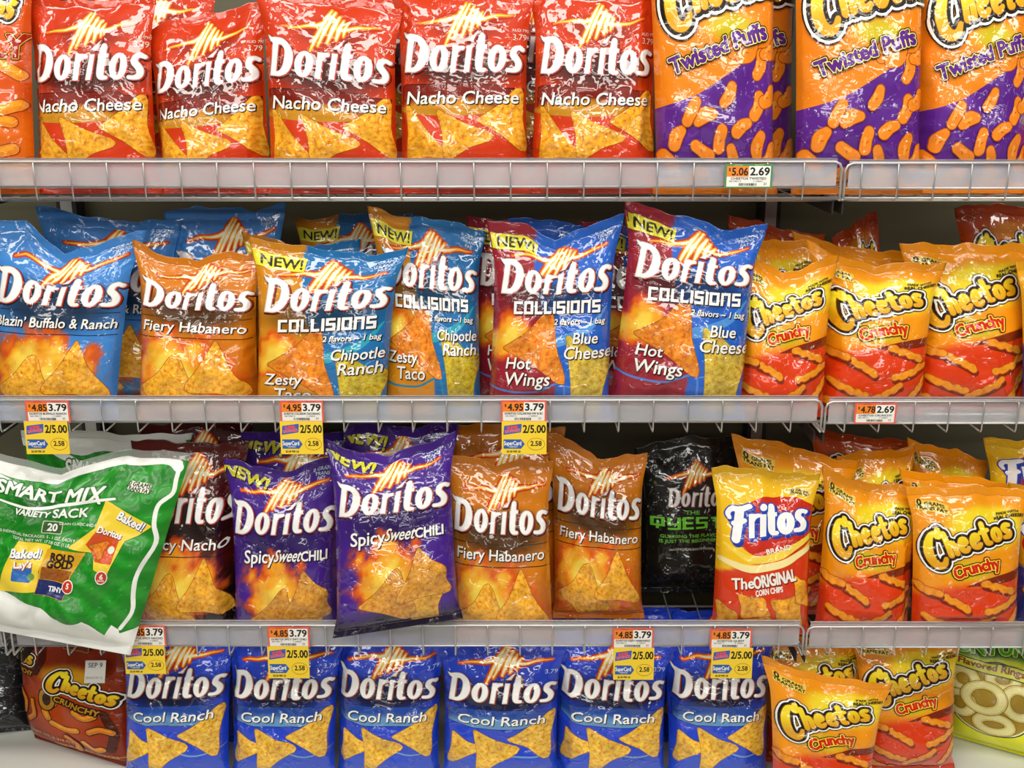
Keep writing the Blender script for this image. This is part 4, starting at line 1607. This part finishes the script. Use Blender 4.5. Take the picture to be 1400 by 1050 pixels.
# ---------------------------------------------------------------- wire shelves
def wire_shelf(deck, x0, x1, label, top_px, strip_bot_px, phase=0.0, depth=.46, ends=(True, True), pitch=.07):
    """one section of wire shelf: rail loops in front, wires running back, a frosted strip behind the rail"""
    zd = DECK[deck]
    zt = float(P(700, top_px + 4, 0)[2])
    zp1 = float(P(700, top_px, 0)[2])
    zp0 = float(P(700, strip_bot_px, 0)[2])
    root = empty('wire_shelf', ((x0 + x1) / 2, 0, zd))
    tag(root, label, 'shelf', 'wire shelves of the snack rack')
    rail = MB()
    deckm = MB()
    r, R = .0017, .0027
    xs = np.arange(x0 + .03 + phase, x1 - .012, pitch)
    for x in xs:
        rail.tube([(x, -.002, zt), (x - .0004, -.004, zt - .004), (x, -.0045, (zt + zd) / 2), (x, -.004, zd + .006), (x, -.001, zd), (x, .006, zd - .0005)], r, 7)
        deckm.tube([(x, .006, zd - .0005), (x, depth * .5, zd), (x, depth, zd)], r, 7)
    # long rail with turned-down ends
    c = .014
    pts = [(x0, 0, zd + .003)] if ends[0] else []
    if ends[0]:
        pts += [(x0, 0, zt - c), (x0 + c * .3, 0, zt - c * .3), (x0 + c, 0, zt)]
    else:
        pts += [(x0, 0, zt)]
    if ends[1]:
        pts += [(x1 - c, 0, zt), (x1 - c * .3, 0, zt - c * .3), (x1, 0, zt - c), (x1, 0, zd + .003)]
    else:
        pts += [(x1, 0, zt)]
    rail.tube(pts, R, 8)
    rail.tube([(x0, 0, zp0 + .004), (x1, 0, zp0 + .004)], .0019, 7)
    yb, zb = (.001, zd + .003) if deck == 'A' else (.0095, zp0 + .003)
    rail.tube([(x0, yb, zb), (x1, yb, zb)], R, 8)
    rail.build('front_rail', M_WIRE, root, True)
    for y in ((.028,) if deck == 'A' else ()) + ((.13, .23, .34, depth - .01)):
        deckm.tube([(x0, y, zd - .004), (x1, y, zd - .004)], .0026, 8)
    deckm.build('wire_deck', M_WIRE, root, True)
    for x, on in ((x0, ends[0]), (x1, ends[1])):
        if on:
            sides = MB()
            sides.tube([(x, .0, zd), (x, depth, zd)], R, 8)
            sides.build('side_rail', M_WIRE, root, True)
    st = MB()
    st.box((x0 + .008, .0045, zp0), (x1 - .008, .0066, zp1))
    st.box((x0 + .008, .0045, zp1 - .0012), (x1 - .008, .0105, zp1 + .0008))
    st.build('plastic_strip', M_STRIP, root, False)
    for x in (x0 + .006, x1 - .006):
        br = MB()
        br.box((x - .0015, .02, zd - .03), (x + .0015, depth + .02, zd - .007))
        br.build('bracket', M_DARK, root, False)
    return root


# ---------------------------------------------------------------- price tags
_TAGS = {}


def flat_print(name, design, O, ex, ey, nd, mat, parent, thick=.0006, bg='ffffff', bend=0.0):
    """a thin printed card: canvas x along ex, y along ey from O, facing nd"""
    W, H = design.W, design.H
    k = 8
    ys = np.linspace(0, H, k + 1)
    V, C = [], []
    def at(x, y, off):
        yy = np.asarray(y, float)
        return O + np.multiply.outer(np.asarray(x, float), ex) + np.multiply.outer(yy, ey) + np.multiply.outer(np.asarray(off, float) + bend * (1 - yy / H), nd)
    F = [at(np.zeros(k + 1), ys, 0 * ys), at(np.full(k + 1, W), ys, 0 * ys), at(np.zeros(k + 1), ys, 0 * ys - thick), at(np.full(k + 1, W), ys, 0 * ys - thick)]
    V = np.concatenate(F)
    n = k + 1
    Q = []
    for j in range(k):
        Q += [(j, n + j, n + j + 1, j + 1), (2 * n + j, 2 * n + j + 1, 3 * n + j + 1, 3 * n + j), (j, j + 1, 2 * n + j + 1, 2 * n + j), (n + j, 3 * n + j, 3 * n + j + 1, n + j + 1)]
    Q += [(0, 2 * n, 3 * n, n), (k, n + k, 3 * n + k, 2 * n + k)]
    C = np.tile(np.concatenate([lin(hx(bg)), [0]]), (len(V), 1))
    Vd = at(design.V[:, 0], design.V[:, 1], .00006 + .00003 * design.L)
    faces = [np.array(Q)]
    if len(design.T):
        faces.append(design.T + len(V))
    return mesh_obj(name, np.concatenate([V, Vd]), faces, mat, parent, False, np.concatenate([C, design.C]))


def label_design(unit, price, item, green=False):
    d = Design(60, 32, 0, 0, None)
    d.add(rect(2.5, 15, 30, 29), 0, 'f2851e', res=.4)
    d.add(rect(30, 15, 57.5, 29), 0, 'f4f2ea', res=.4)
    d.add(rect(2.5, 1.8, 57.5, 15), 0, 'eceae2', res=.4)
    line_text(d, 'Unit Price', 17, 29.6, 1.7, 'f0e0c8' if green else '5a1a10', None, 0)
    line_text(d, 'Retail Price', 43, 29.6, 1.7, 'f0e0c8' if green else '5a1a10', None, 0)
    line_text(d, '$', 6, 22.5, 4, '1a1410', None, .1)
    line_text(d, unit, 19, 17, 9.6, '1a1410', None, .35, width=20)
    line_text(d, price, 44, 17, 10, '141210', None, .45, width=24)
    line_text(d, item, 30, 11.2, 2.9, '1c1a18', None, .12, width=min(50, text_segs(item)[1] * 2.9 * 1.2))
    line_text(d, '000 59827 0', 13, 8, 2.0, '3a3836', None, .02)
    line_text(d, '2 1200021', 42, 8, 2.0, '3a3836', None, .02)
    rng = random.Random(item)
    x = 18.0
    while x < 40:
        w = rng.choice((.3, .5, .8))
        d.add(rect(x, 3.0, x + w, 6.6), 0, '2a2826', res=.2)
        x += w + rng.choice((.35, .5, .8))
    line_text(d, '21', 51, 4.2, 3, '3a3a4a', None, .02)
    return d.done()


def sale_design():
    d = Design(60, 42, 0, 0, None)
    d.add(poly([(3, 25.5), (25, 28.5), (26, 38), (4, 35.5)]), .8, '3a58b0', res=.4)
    line_text(d, 'SUPER', 14.5, 32.2, 3.6, 'e04a3a', None, .3, rot=7)
    line_text(d, 'SAVINGS', 14.5, 28.2, 3.4, 'e86a5a', None, .25, rot=7, width=20)
    line_text(d, '2/5.00', 43.5, 27.5, 9.5, '17140c', None, .4, width=30)
    d.add(poly([(2.5, 7), (26, 7), (31, 13), (26, 19), (2.5, 19)]), 0, '2c5aa8', res=.4)
    line_text(d, 'SuperCard', 14.6, 11.5, 5.2, 'f2f0e6', None, .15, width=23)
    line_text(d, 'EVERYDAY', 16, 8.6, 1.6, 'e8e4d0', None, .05)
    d.layers(ellipse(46, 13, 11.5, 7.6), (.3, 'a8761c'), (-.35, 'f2cf2e'), res=.4)
    line_text(d, '2.58', 46, 10.8, 6, '2a220e', None, .3)
    line_text(d, '$2.58 PER LB', 16, 2.4, 2.3, '2a220e', None, .1)
    return d.done()


def price_tag(px0, px1, py0, py1, pysale, unit, price, item, label, green=False):
    """a card clipped over the shelf's front rail; with the yellow sale card hanging below it"""
    d = -.0075
    a, b, c = P(px0, py1, d), P(px1, py1, d), P(px0, py0, d)
    ex = np.array(((b - a)[0] / 60.0, 0, 0))
    ey = np.array((0, 0, (c - a)[2] / 32.0))
    nd = np.array((0, -1.0, 0))
    root = empty('price_tag', tuple((a + b) / 2))
    tag(root, label, 'price tag', 'price tags on the shelf rails')
    key = (unit, price, item)
    if key not in _TAGS:
        _TAGS[key] = label_design(unit, price, item, green)
    flat_print('price_label', _TAGS[key], a, ex, ey, nd, M_CARD, root, bg='4f8a52' if green else 'e5604e')
    if pysale:
        if 'sale' not in _TAGS:
            _TAGS['sale'] = sale_design()
        d2 = d - .0012
        a2, b2 = P(px0 + 1, pysale, d2), P(px1, pysale, d2)
        top = P(px0 + 1, py1 - 1, d2)
        flat_print('sale_label', _TAGS['sale'], a2, np.array(((b2 - a2)[0] / 60.0, 0, 0)), np.array((0, 0, (top - a2)[2] / 42.0)), nd, M_CARD, root, bg='f2cf2e', bend=.004)
    m = MB()
    z1, z0 = float(c[2]), float(a[2])
    x = float((a + b)[0] / 2)
    m.box((x - .012, d + .0007, z1 - .012), (x + .012, d + .0030, z1 - .002))
    m.build('clip', M_CLEAR, root)
    return root
# ---------------------------------------------------------------- the setting
def plane(name, corners, mat):
    o = mesh_obj(name, np.array(corners, float), [np.array([(0, 1, 2, 3)])], mat, None, False)
    return tag(o, kind='structure')


plane('floor', [(-4, -6, 0), (4, -6, 0), (4, 1.2, 0), (-4, 1.2, 0)], M_FLOOR)
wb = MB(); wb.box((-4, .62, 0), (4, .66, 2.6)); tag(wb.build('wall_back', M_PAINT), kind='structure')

XA = float(P(1150, 245, 0)[0]); XB = float(P(1155, 245, 0)[0])
XL = float(P(16, 870, 0)[0]); XL2 = float(P(6, 870, 0)[0])
base_shelf = empty('base_shelf', (0, .3, 0))
tag(base_shelf, 'cream painted steel base shelf under the lowest row of bags', 'shelf')
m = MB(); m.box((-2.2, -.10, .13), (2.2, .615, .17)); m.build('deck', M_DECK, base_shelf, bevel=.004)
m = MB(); m.box((-2.2, -.04, 0), (2.2, -.02, .128)); m.build('kick_plate', M_DARK, base_shelf)
for x, lb in (((XA + XB) / 2, 'dark steel upright behind the joint between the two shelf sections'), ((XL + XL2) / 2, 'dark steel upright behind the green variety sack')):
    o = empty('shelf_upright', (x, .58, .17))
    tag(o, lb, 'upright', 'shelf uprights')
    m = MB()
    m.box((x - .025, .565, .171), (x + .025, .618, 2.3))
    m.build('post', M_DARK, o, bevel=.002)
    m = MB()
    m.box((x - .014, .5635, .3), (x + .014, .5655, 2.2))
    m.build('slotted_channel', M_WIRE, o)

for dk, tp, sb, lvl in (('A', 217, 258, 'top'), ('B', 543, 579, 'second'), ('C', 851, 885, 'third')):
    ph = {'A': .0, 'B': .01, 'C': .02}[dk]
    wire_shelf(dk, XL, XA, lvl + ' wire shelf of the wide middle section, clear strip along its front rail', tp, sb, ph)
    wire_shelf(dk, XB, XB + .95, lvl + ' wire shelf of the section with the orange crunchy snack bags', tp + 2, sb + 2, ph, ends=(True, False))
    wire_shelf(dk, XL2 - .5, XL2, lvl + ' wire shelf of the next section, only its end showing', tp, sb, ph, ends=(False, True))

# ---------------------------------------------------------------- price tags
price_tag(990, 1055, 224, 257, None, '5.06', '2.69', 'CHEETOS TWISTED', 'green bordered price tag reading 5.06 and 2.69 on the top rail', True)
price_tag(37, 97, 548, 577, 620, '4.85', '3.79', 'DORITOS BUFFALO RANCH', 'price tag with yellow sale card above the green sack')
price_tag(384, 443, 548, 577, 620, '4.95', '3.79', 'DORITOS COLLISION TACO/RANC', 'price tag with yellow sale card under the orange and blue bag')
price_tag(685, 747, 547, 577, 620, '4.95', '3.79', 'DORITOS COLLISIONS HW & BC', 'price tag with yellow sale card under the maroon and blue bag')
price_tag(1167, 1224, 551, 579, None, '4.78', '2.69', 'CHEETOS CRUNCHY', 'red bordered price tag reading 4.78 with no sale card')
price_tag(172, 228, 855, 884, 920, '4.85', '3.79', 'DORITOS SPICY NACHO', 'price tag half hidden behind the drooping corner of the green sack')
price_tag(367, 424, 857, 885, 926, '4.85', '3.79', 'DORITOS SPICY SWT CHILI', 'price tag with yellow sale card under the purple chili bags')
price_tag(837, 893, 859, 887, 928, '4.85', '3.79', 'DORITOS FIERY HABANERO', 'price tag with yellow sale card under the deep set orange habanero bag')
price_tag(970, 1027, 860, 887, 926, '4.85', '3.79', 'DORITOS QUEST', 'price tag with yellow sale card under the yellow and red corn chip bag')

# ---------------------------------------------------------------- the bags
D_NACHO, D_TWIST, D_FAMILY, D_CORN = design_nacho(), design_twisted(), design_family(), design_corn()
D_BUFF, D_HAB, D_TACO, D_WINGS = design_buffalo(), design_habanero(), design_taco(), design_wings()
D_CRUN, D_SPICY, D_CHILI, D_QUEST = design_crunchy(), design_spicy_nacho(), design_chili(), design_quest()
D_COOL, D_HOT, D_RINGS, D_DARK = design_cool(), design_hot_crunchy(), design_rings(), design_dark()
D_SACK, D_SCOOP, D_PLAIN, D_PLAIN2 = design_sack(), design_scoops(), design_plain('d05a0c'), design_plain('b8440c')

TOR, PUF, CRU, CRN = 'tortilla_chip_bag', 'puffed_snack_bag', 'crunchy_snack_bag', 'corn_chip_bag'
g1 = 'red nacho cheese bags on the top shelf'
K = dict(deck='A')
# top shelf
bag('crunchy_snack_bag', D_FAMILY, (-112, -50, .09), (44, -55, .09), (50, None, .06), (-110, None, .06), 'dark topped orange snack bag cut off at the left end of the top shelf', 'snack bag', seed=1, **K)
bag(TOR, D_NACHO, (38, 2, .095), (206, -4, .095), (218, None, .07), (50, None, .07), 'red nacho cheese bag beside the dark topped orange bag', 'chip bag', g1, crop=.096, seed=2, **K)
bag(TOR, D_NACHO, (202, 34, .11), (360, 0, .11), (370, None, .07), (218, None, .07), 'red nacho cheese bag whose lettering climbs to the right, shortest of its row', 'chip bag', g1, crop=.096, seed=3, sag=[4, 0, 6, 0, 0], **K)
bag(TOR, D_NACHO, (356, -16, .095), (542, 10, .095), (546, None, .07), (370, None, .07), 'red nacho cheese bag whose lettering drops to the right', 'chip bag', g1, crop=.096, seed=4, **K)
bag(TOR, D_NACHO, (542, -16, .095), (724, -14, .095), (722, None, .07), (548, None, .07), 'red nacho cheese bag with upright lettering and white glare over the word cheese', 'chip bag', g1, crop=.07, seed=5, wr=1.2, **K)
bag(TOR, D_NACHO, (732, -14, .095), (898, -6, .095), (897, None, .07), (724, None, .07), 'red nacho cheese bag pressed against the orange and purple puffs bag', 'chip bag', g1, crop=.07, seed=6, wr=1.2, **K)
bag(TOR, D_NACHO, (130, -20, .23), (290, -24, .23), (290, None, .21), (134, None, .21), 'red bag in the shade behind the gap between the climbing bag and its neighbour', 'chip bag', g1, seed=7, **K)
bag(TOR, D_NACHO, (468, -20, .23), (626, -20, .23), (622, None, .21), (470, None, .21), 'red bag in the shade behind the drooping nacho bag', 'chip bag', g1, seed=8, **K)
bag(TOR, D_NACHO, (640, -26, .23), (800, -24, .23), (796, None, .21), (644, None, .21), 'red bag in the shade behind the narrow gap between the two glaring nacho bags', 'chip bag', g1, seed=9, **K)
g2 = 'orange and purple puffs bags on the top shelf'
bag(PUF, D_TWIST, (882, -150, .10), (1062, -156, .10), (1058, None, .06), (897, None, .06), 'orange and purple puffs bag beside the red nacho cheese bags', 'snack bag', g2, seed=10, **K)
bag(PUF, D_TWIST, (908, -130, .24), (1088, -134, .24), (1084, None, .205), (920, None, .205), 'orange and purple puffs bag mostly hidden, its right edge peeping out above the price tag', 'snack bag', g2, seed=11, **K)
bag(PUF, D_TWIST, (1084, -140, .10), (1268, -140, .10), (1256, None, .055), (1086, None, .055), 'orange and purple puffs bag over the joint of the shelf sections', 'snack bag', g2, seed=12, wr=.7, **K)
bag(PUF, D_TWIST, (1262, -126, .115), (1420, -126, .115), (1396, None, .07), (1246, None, .07), 'orange and purple puffs bag with a streak of glare across its purple words', 'snack bag', g2, seed=13, wr=.9, **K)
bag(CRN, D_CORN, (1392, 10, .12), (1520, 10, .12), (1520, None, .08), (1398, None, .08), 'yellow and red bag cut off at the right end of the top shelf', 'snack bag', seed=14, **K)

# second shelf
K = dict(deck='B')
g3 = 'blue buffalo ranch bags'
bag(TOR, D_BUFF, (-10, 302, .10), (188, 316, .10), (158, None, .07), (-2, None, .07), 'light blue buffalo ranch bag with a dipped top in the front row', 'chip bag', g3, seed=21, sag=[0, 0, 36, 16, 0], ear=.06, **K)
bag(TOR, D_BUFF, (55, 280, .225), (240, 302, .225), (236, None, .20), (84, None, .20), 'blue buffalo ranch bag shaded behind the dipped light blue bag', 'chip bag', g3, seed=22, sag=[0, 8, 8, 4, 0], **K)
bag(TOR, D_BUFF, (232, 284, .235), (384, 278, .235), (386, None, .21), (242, None, .21), 'blue buffalo ranch bag shaded behind the crooked orange habanero bag', 'chip bag', g3, seed=23, sag=[6, 0, 0, 10, 0], **K)
bag(TOR, D_HAB, (190, 330, .10), (352, 346, .10), (352, None, .06), (190, None, .06), 'crooked orange habanero bag between the light blue bag and the orange and blue bag', 'chip bag', 'orange habanero bags', lift=.05, seed=24, sag=[0, 16, 16, 4, 0], wr=1.3, **K)
g4 = 'orange and blue two flavour bags'
bag(TOR, D_TACO, (338, 318, .20), (486, 330, .20), (480, None, .175), (352, None, .175), 'orange and blue bag right behind the front one, orange corner curling past it', 'chip bag', g4, seed=25, sag=[0, 8, 14, 4, 0], **K)
bag(TOR, D_TACO, (350, 332, .09), (550, 318, .09), (527, None, .06), (350, None, .06), 'orange and blue bag in front with a tilted yellow NEW flag', 'chip bag', g4, crop=.11, seed=26, sag=[-6, 2, 16, 28, 18], ear=.05, **K)
bag(TOR, D_TACO, (510, 284, .15), (656, 306, .15), (658, None, .105), (526, None, .105), 'orange and blue bag standing tall with its NEW flag level, beside the maroon bags', 'chip bag', g4, crop=.05, seed=27, sag=[0, 4, 2, 6, 8], **K)
bag(TOR, D_TACO, (410, 298, .36), (560, 290, .36), (556, None, .34), (420, None, .34), 'dark blue top of a bag deep behind the orange and blue bags', 'chip bag', g4, seed=28, **K)
g5 = 'maroon and blue two flavour bags'
bag(TOR, D_WINGS, (644, 296, .20), (790, 304, .20), (786, None, .175), (650, None, .175), 'maroon bag peeping out at the left edge of the front maroon and blue bag', 'chip bag', g5, seed=29, **K)
bag(TOR, D_WINGS, (676, 302, .09), (844, 296, .09), (832, None, .05), (666, None, .05), 'maroon and blue bag in front, standing straight with a level baseline', 'chip bag', g5, seed=30, sag=[0, 6, 26, 8, 0], ear=.06, **K)
bag(TOR, D_WINGS, (800, 304, .21), (950, 310, .21), (948, None, .185), (806, None, .185), 'maroon bag half seen in the gap between the two front maroon and blue bags', 'chip bag', g5, seed=31, **K)
bag(TOR, D_WINGS, (864, 276, .09), (1042, 286, .085), (1012, None, .055), (832, 556, .055), 'maroon and blue bag in front leaning over to the right, tallest of its row', 'chip bag', g5, seed=32, sag=[-6, 8, 20, 30, 14], ear=.06, **K)
g6 = 'orange crunchy bags on the second shelf'
bag(CRU, D_CRUN, (1002, 352, .125), (1142, 348, .125), (1124, None, .085), (1002, None, .085), 'orange crunchy bag tucked behind the leaning maroon and blue bag, top folded', 'snack bag', g6, seed=33, sag=[0, 4, 22, 10, 0], **K)
bag(CRU, D_CRUN, (1112, 330, .14), (1286, 356, .14), (1256, None, .10), (1122, None, .10), 'orange crunchy bag above the 4.78 price tag', 'snack bag', g6, seed=34, sag=[0, 14, 22, 10, 0], ear=.06, wr=.8, **K)
bag(CRU, D_CRUN, (1238, 334, .175), (1404, 336, .175), (1402, None, .135), (1253, None, .135), 'orange crunchy bag at the right end of the second shelf with a flat top', 'snack bag', g6, seed=35, sag=[0, 0, -4, 0, 0], wr=.8, **K)
bag(CRU, D_CRUN, (1000, 322, .25), (1116, 332, .25), (1112, None, .225), (1010, None, .225), 'orange crunchy bag with a white top seam behind the folded orange bag', 'snack bag', g6, seed=36, **K)
bag(CRU, D_CRUN, (1090, 318, .27), (1238, 346, .27), (1232, None, .245), (1120, None, .245), 'orange crunchy bag whose logo top shows behind the bag over the 4.78 tag', 'snack bag', g6, seed=37, sag=[0, 6, 4, 4, 0], **K)
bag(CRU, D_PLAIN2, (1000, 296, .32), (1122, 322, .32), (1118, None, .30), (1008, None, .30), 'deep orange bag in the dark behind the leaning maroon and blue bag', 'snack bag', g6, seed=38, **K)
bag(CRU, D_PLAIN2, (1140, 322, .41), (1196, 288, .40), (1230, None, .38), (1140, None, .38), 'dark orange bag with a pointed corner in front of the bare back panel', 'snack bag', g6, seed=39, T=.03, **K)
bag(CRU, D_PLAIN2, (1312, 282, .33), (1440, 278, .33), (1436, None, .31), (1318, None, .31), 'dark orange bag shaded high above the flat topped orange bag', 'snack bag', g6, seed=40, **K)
bag(CRN, D_SCOOP, (1394, 356, .11), (1510, 356, .11), (1506, None, .09), (1398, None, .09), 'blue and yellow corn chip bag cut off at the right end of the second shelf', 'chip bag', seed=41, **K)

# third shelf
K = dict(deck='C')
bag('variety_sack', D_SACK, (-80, 596, .05), (262, 618, .06), (178, 896, -.04), (-90, 846, -.03), 'large green and white variety sack slumped over the front rail', 'snack sack', seed=50, deck='C', T=.05, mat=M_FILM_SOFT,
    clear_top=True, over=True, sag=[0, 16, 30, 2, 0], ear=.0, waist=.0, wr=2.4)
bag('variety_sack', D_SACK, (40, 588, .21), (252, 594, .21), (240, None, .19), (30, None, .19), 'dim green sack behind the slumped variety sack, only its top showing', 'snack sack', seed=49, deck='C', T=.04, mat=M_FILM_SOFT)
g7 = 'dark red spicy nacho bags'
bag(TOR, D_SPICY, (186, 602, .125), (334, 606, .125), (326, None, .085), (192, None, .085), 'dark red spicy nacho bag between the green sack and the purple bags', 'chip bag', g7, seed=51, wr=.8, **K)
bag(TOR, D_SPICY, (196, 578, .25), (340, 574, .25), (336, None, .23), (206, None, .23), 'dark red bag in deep shade behind the spicy nacho bag', 'chip bag', g7, seed=52, **K)
g8 = 'purple sweet chili bags'
bag(TOR, D_CHILI, (312, 628, .11), (466, 620, .11), (462, None, .07), (322, None, .07), 'purple chili bag standing back beside the dark red spicy nacho bag', 'chip bag', g8, crop=.05, seed=53, sag=[0, 10, 18, 8, 0], **K)
bag(TOR, D_CHILI, (336, 592, .225), (480, 592, .225), (476, None, .205), (340, None, .205), 'purple bag in shade behind the set back purple chili bag', 'chip bag', g8, seed=54, **K)
bag(TOR, D_CHILI, (452, 602, .055), (616, 588, .055), (628, 846, -.03), (460, 872, -.05), 'purple chili bag in front, its bottom corner hanging over the rail', 'chip bag', g8, seed=55, sag=[0, 18, 26, 18, 0], deck='C', over=True, T=.045, wr=1.2)
bag(TOR, D_CHILI, (476, 582, .20), (620, 580, .20), (616, None, .18), (480, None, .18), 'purple bag in shade behind the overhanging purple chili bag', 'chip bag', g8, seed=56, **K)
g9 = 'orange habanero bags'
bag(TOR, D_HAB, (608, 612, .09), (750, 624, .09), (757, None, .055), (622, None, .055), 'orange habanero bag under the 4.95 sale card, right against the purple bag', 'chip bag', g9, crop=.05, seed=57, sag=[0, 10, 20, 4, 6], wr=.9, **K)
bag(TOR, D_HAB, (612, 578, .21), (766, 582, .21), (760, None, .185), (620, None, .185), 'orange bag in shade straight behind the front habanero bag', 'chip bag', g9, seed=58, **K)
bag(TOR, D_HAB, (752, 590, .19), (880, 618, .19), (878, None, .155), (758, None, .155), 'orange habanero bag set back beside the black bag', 'chip bag', g9, seed=59, sag=[0, 6, 24, 10, 0], wr=1.2, **K)
bag(TOR, D_QUEST, (874, 600, .33), (1012, 596, .33), (1002, None, .285), (876, None, .285), 'black bag with green lettering standing deep on the shelf', 'chip bag', seed=60, sag=[10, 4, 0, 0, 0], wr=1.3, **K)
bag(CRN, D_CORN, (980, 638, .10), (1114, 648, .10), (1104, 868, .05), (972, 868, .05), 'yellow and red corn chip bag with a white and blue logo', 'chip bag', seed=61, lift=.07, ear=.05, wr=.8, **K)
g10 = 'orange crunchy bags on the third shelf'
bag(CRU, D_CRUN, (1008, 594, .21), (1168, 630, .21), (1124, None, .175), (1016, None, .175), 'orange crunchy bag leaning behind the yellow and red corn chip bag', 'snack bag', g10, seed=62, wr=.7, **K)
bag(CRU, D_CRUN, (1130, 640, .115), (1256, 668, .115), (1240, None, .075), (1112, None, .075), 'orange crunchy bag with a crumpled logo next to the corn chip bag', 'snack bag', g10, seed=63, sag=[0, 4, 8, 2, 0], wr=1.3, **K)
bag(CRU, D_CRUN, (1246, 664, .08), (1402, 668, .08), (1386, None, .045), (1244, None, .045), 'orange crunchy bag in front with a wide flat top and pale left edge', 'snack bag', g10, seed=64, wr=.6, **K)
bag(CRU, D_CRUN, (1236, 640, .19), (1398, 664, .19), (1390, None, .165), (1250, None, .165), 'orange bag whose top edge shows just above the flat topped front bag', 'snack bag', g10, seed=65, wr=.7, **K)
bag(CRU, D_CRUN, (1150, 622, .235), (1248, 610, .235), (1244, None, .21), (1144, None, .21), 'orange bag with a raised corner behind the crumpled logo bag', 'snack bag', g10, seed=66, **K)
bag(CRU, D_CRUN, (1246, 600, .31), (1346, 628, .31), (1340, None, .285), (1240, None, .285), 'orange bag in shade with the top of its logo showing, under the bare rail', 'snack bag', g10, seed=67, **K)
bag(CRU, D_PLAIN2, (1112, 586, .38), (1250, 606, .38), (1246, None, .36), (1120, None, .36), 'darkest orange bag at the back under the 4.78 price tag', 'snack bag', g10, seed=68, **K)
bag(CRN, D_CORN, (1350, 598, .27), (1490, 606, .27), (1480, None, .25), (1356, None, .25), 'corn chip bag with a red and white logo behind the orange front bag', 'chip bag', lift=.19, seed=69, **K)
bag(CRN, D_SCOOP, (1384, 660, .12), (1510, 660, .12), (1500, None, .10), (1390, None, .10), 'blue and yellow corn chip bag cut off at the right end of the third shelf', 'chip bag', seed=70, **K)

# lowest row
K = dict(deck='D')
bag('snack_pouch', D_DARK, (-90, 862, .34), (30, 870, .34), (42, None, .26), (-90, None, .22), 'black bag in the shade at the left end of the base shelf', 'snack bag', seed=80, **K)
bag(CRU, D_HOT, (26, 858, .30), (164, 862, .17), (184, None, .10), (48, None, .225), 'dark orange crunchy bag with a white date sticker', 'snack bag', seed=81, ear=.0, waist=-.02, wr=.7, T=.05, mat=M_FILM_SOFT, **K)
g11 = 'blue cool ranch bags'
cool = [((168, 868, .11), (318, 860, .11), (314, None, .06), (172, None, .06), 'blue cool ranch bag beside the dark orange bag with the sticker'),
        ((312, 868, .11), (466, 868, .11), (458, None, .06), (318, None, .06), 'blue cool ranch bag under the purple chili price tag'),
        ((456, 864, .115), (606, 872, .115), (600, None, .065), (462, None, .065), 'blue cool ranch bag below the overhanging purple bag, lettering dropping to the right'),
        ((604, 872, .10), (768, 876, .10), (762, None, .065), (606, None, .065), 'blue cool ranch bag showing the widest flame mark and broad glare streaks'),
        ((758, 864, .11), (914, 874, .11), (908, None, .06), (760, None, .06), 'blue cool ranch bag under the habanero price tag'),
        ((908, 866, .11), (1054, 866, .11), (1048, None, .06), (914, None, .06), 'blue cool ranch bag beside the small tilted orange bag')]
for i, (a, b, c, e, lb) in enumerate(cool):
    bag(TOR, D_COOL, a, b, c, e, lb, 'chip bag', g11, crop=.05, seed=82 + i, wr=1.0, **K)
for i, (x, lb) in enumerate(((250, 'blue bag in the shade behind the first two cool ranch bags'), (700, 'blue bag in the shade behind the widest flame mark bag'), (840, 'blue bag in the shade seen through the wires below the habanero bag'),
                             (970, 'blue bag in the shade seen through the wires below the black bag'))):
    bag(TOR, D_COOL, (x - 72, 832, .24), (x + 72, 832, .24), (x + 70, None, .21), (x - 66, None, .21), lb, 'chip bag', g11, seed=90 + i, **K)
g12 = 'orange crunchy bags on the base shelf'
bag(CRU, D_CRUN, (1050, 902, .03), (1214, 936, .03), (1184, None, -.035), (1056, None, -.035), 'small tilted orange crunchy bag out in front of the lowest row', 'snack bag', g12, seed=95, T=.042, wr=1.4, sag=[0, 4, 4, 4, 0], **K)
bag(CRU, D_CRUN, (1044, 872, .16), (1184, 872, .16), (1176, None, .13), (1048, None, .13), 'orange crunchy bag half hidden behind the small tilted one', 'snack bag', g12, seed=96, wr=.7, **K)
bag(CRU, D_CRUN, (1168, 864, .15), (1310, 866, .15), (1302, None, .10), (1180, None, .10), 'orange crunchy bag standing straight beside the yellow ring snack bag', 'snack bag', g12, seed=97, wr=.6, **K)
bag('ring_snack_bag', D_RINGS, (1290, 868, .25), (1440, 872, .22), (1450, None, .11), (1294, None, .24), 'yellow and green ring snack bag on the base shelf', 'snack bag', seed=98, wr=.6, mat=M_FILM_SOFT, **K)

made = fill_shelves()

# the date sticker stuck on the dark orange bag
hot = made['dark orange crunchy bag with a white date sticker']
dd = Design(30, 32, 0, 0, None)
line_text(dd, 'SEP 9', 15, 22, 6.5, '2a2a2a', None, .1)
line_text(dd, 'SEANOTE 12', 14, 6, 3.0, '8a8a8a', None, .05)
dd.done()
sa, sb, sc = P(115, 934, .118), P(143, 934, .100), P(117, 903, .135)
ex, ey = (sb - sa) / 30, (sc - sa) / 32
nn = np.cross(ex, ey); nn /= np.linalg.norm(nn)
flat_print('date_sticker', dd, sa, ex, ey, nn if nn[1] < 0 else -nn, M_CARD, hot, bg='e4e2dc')
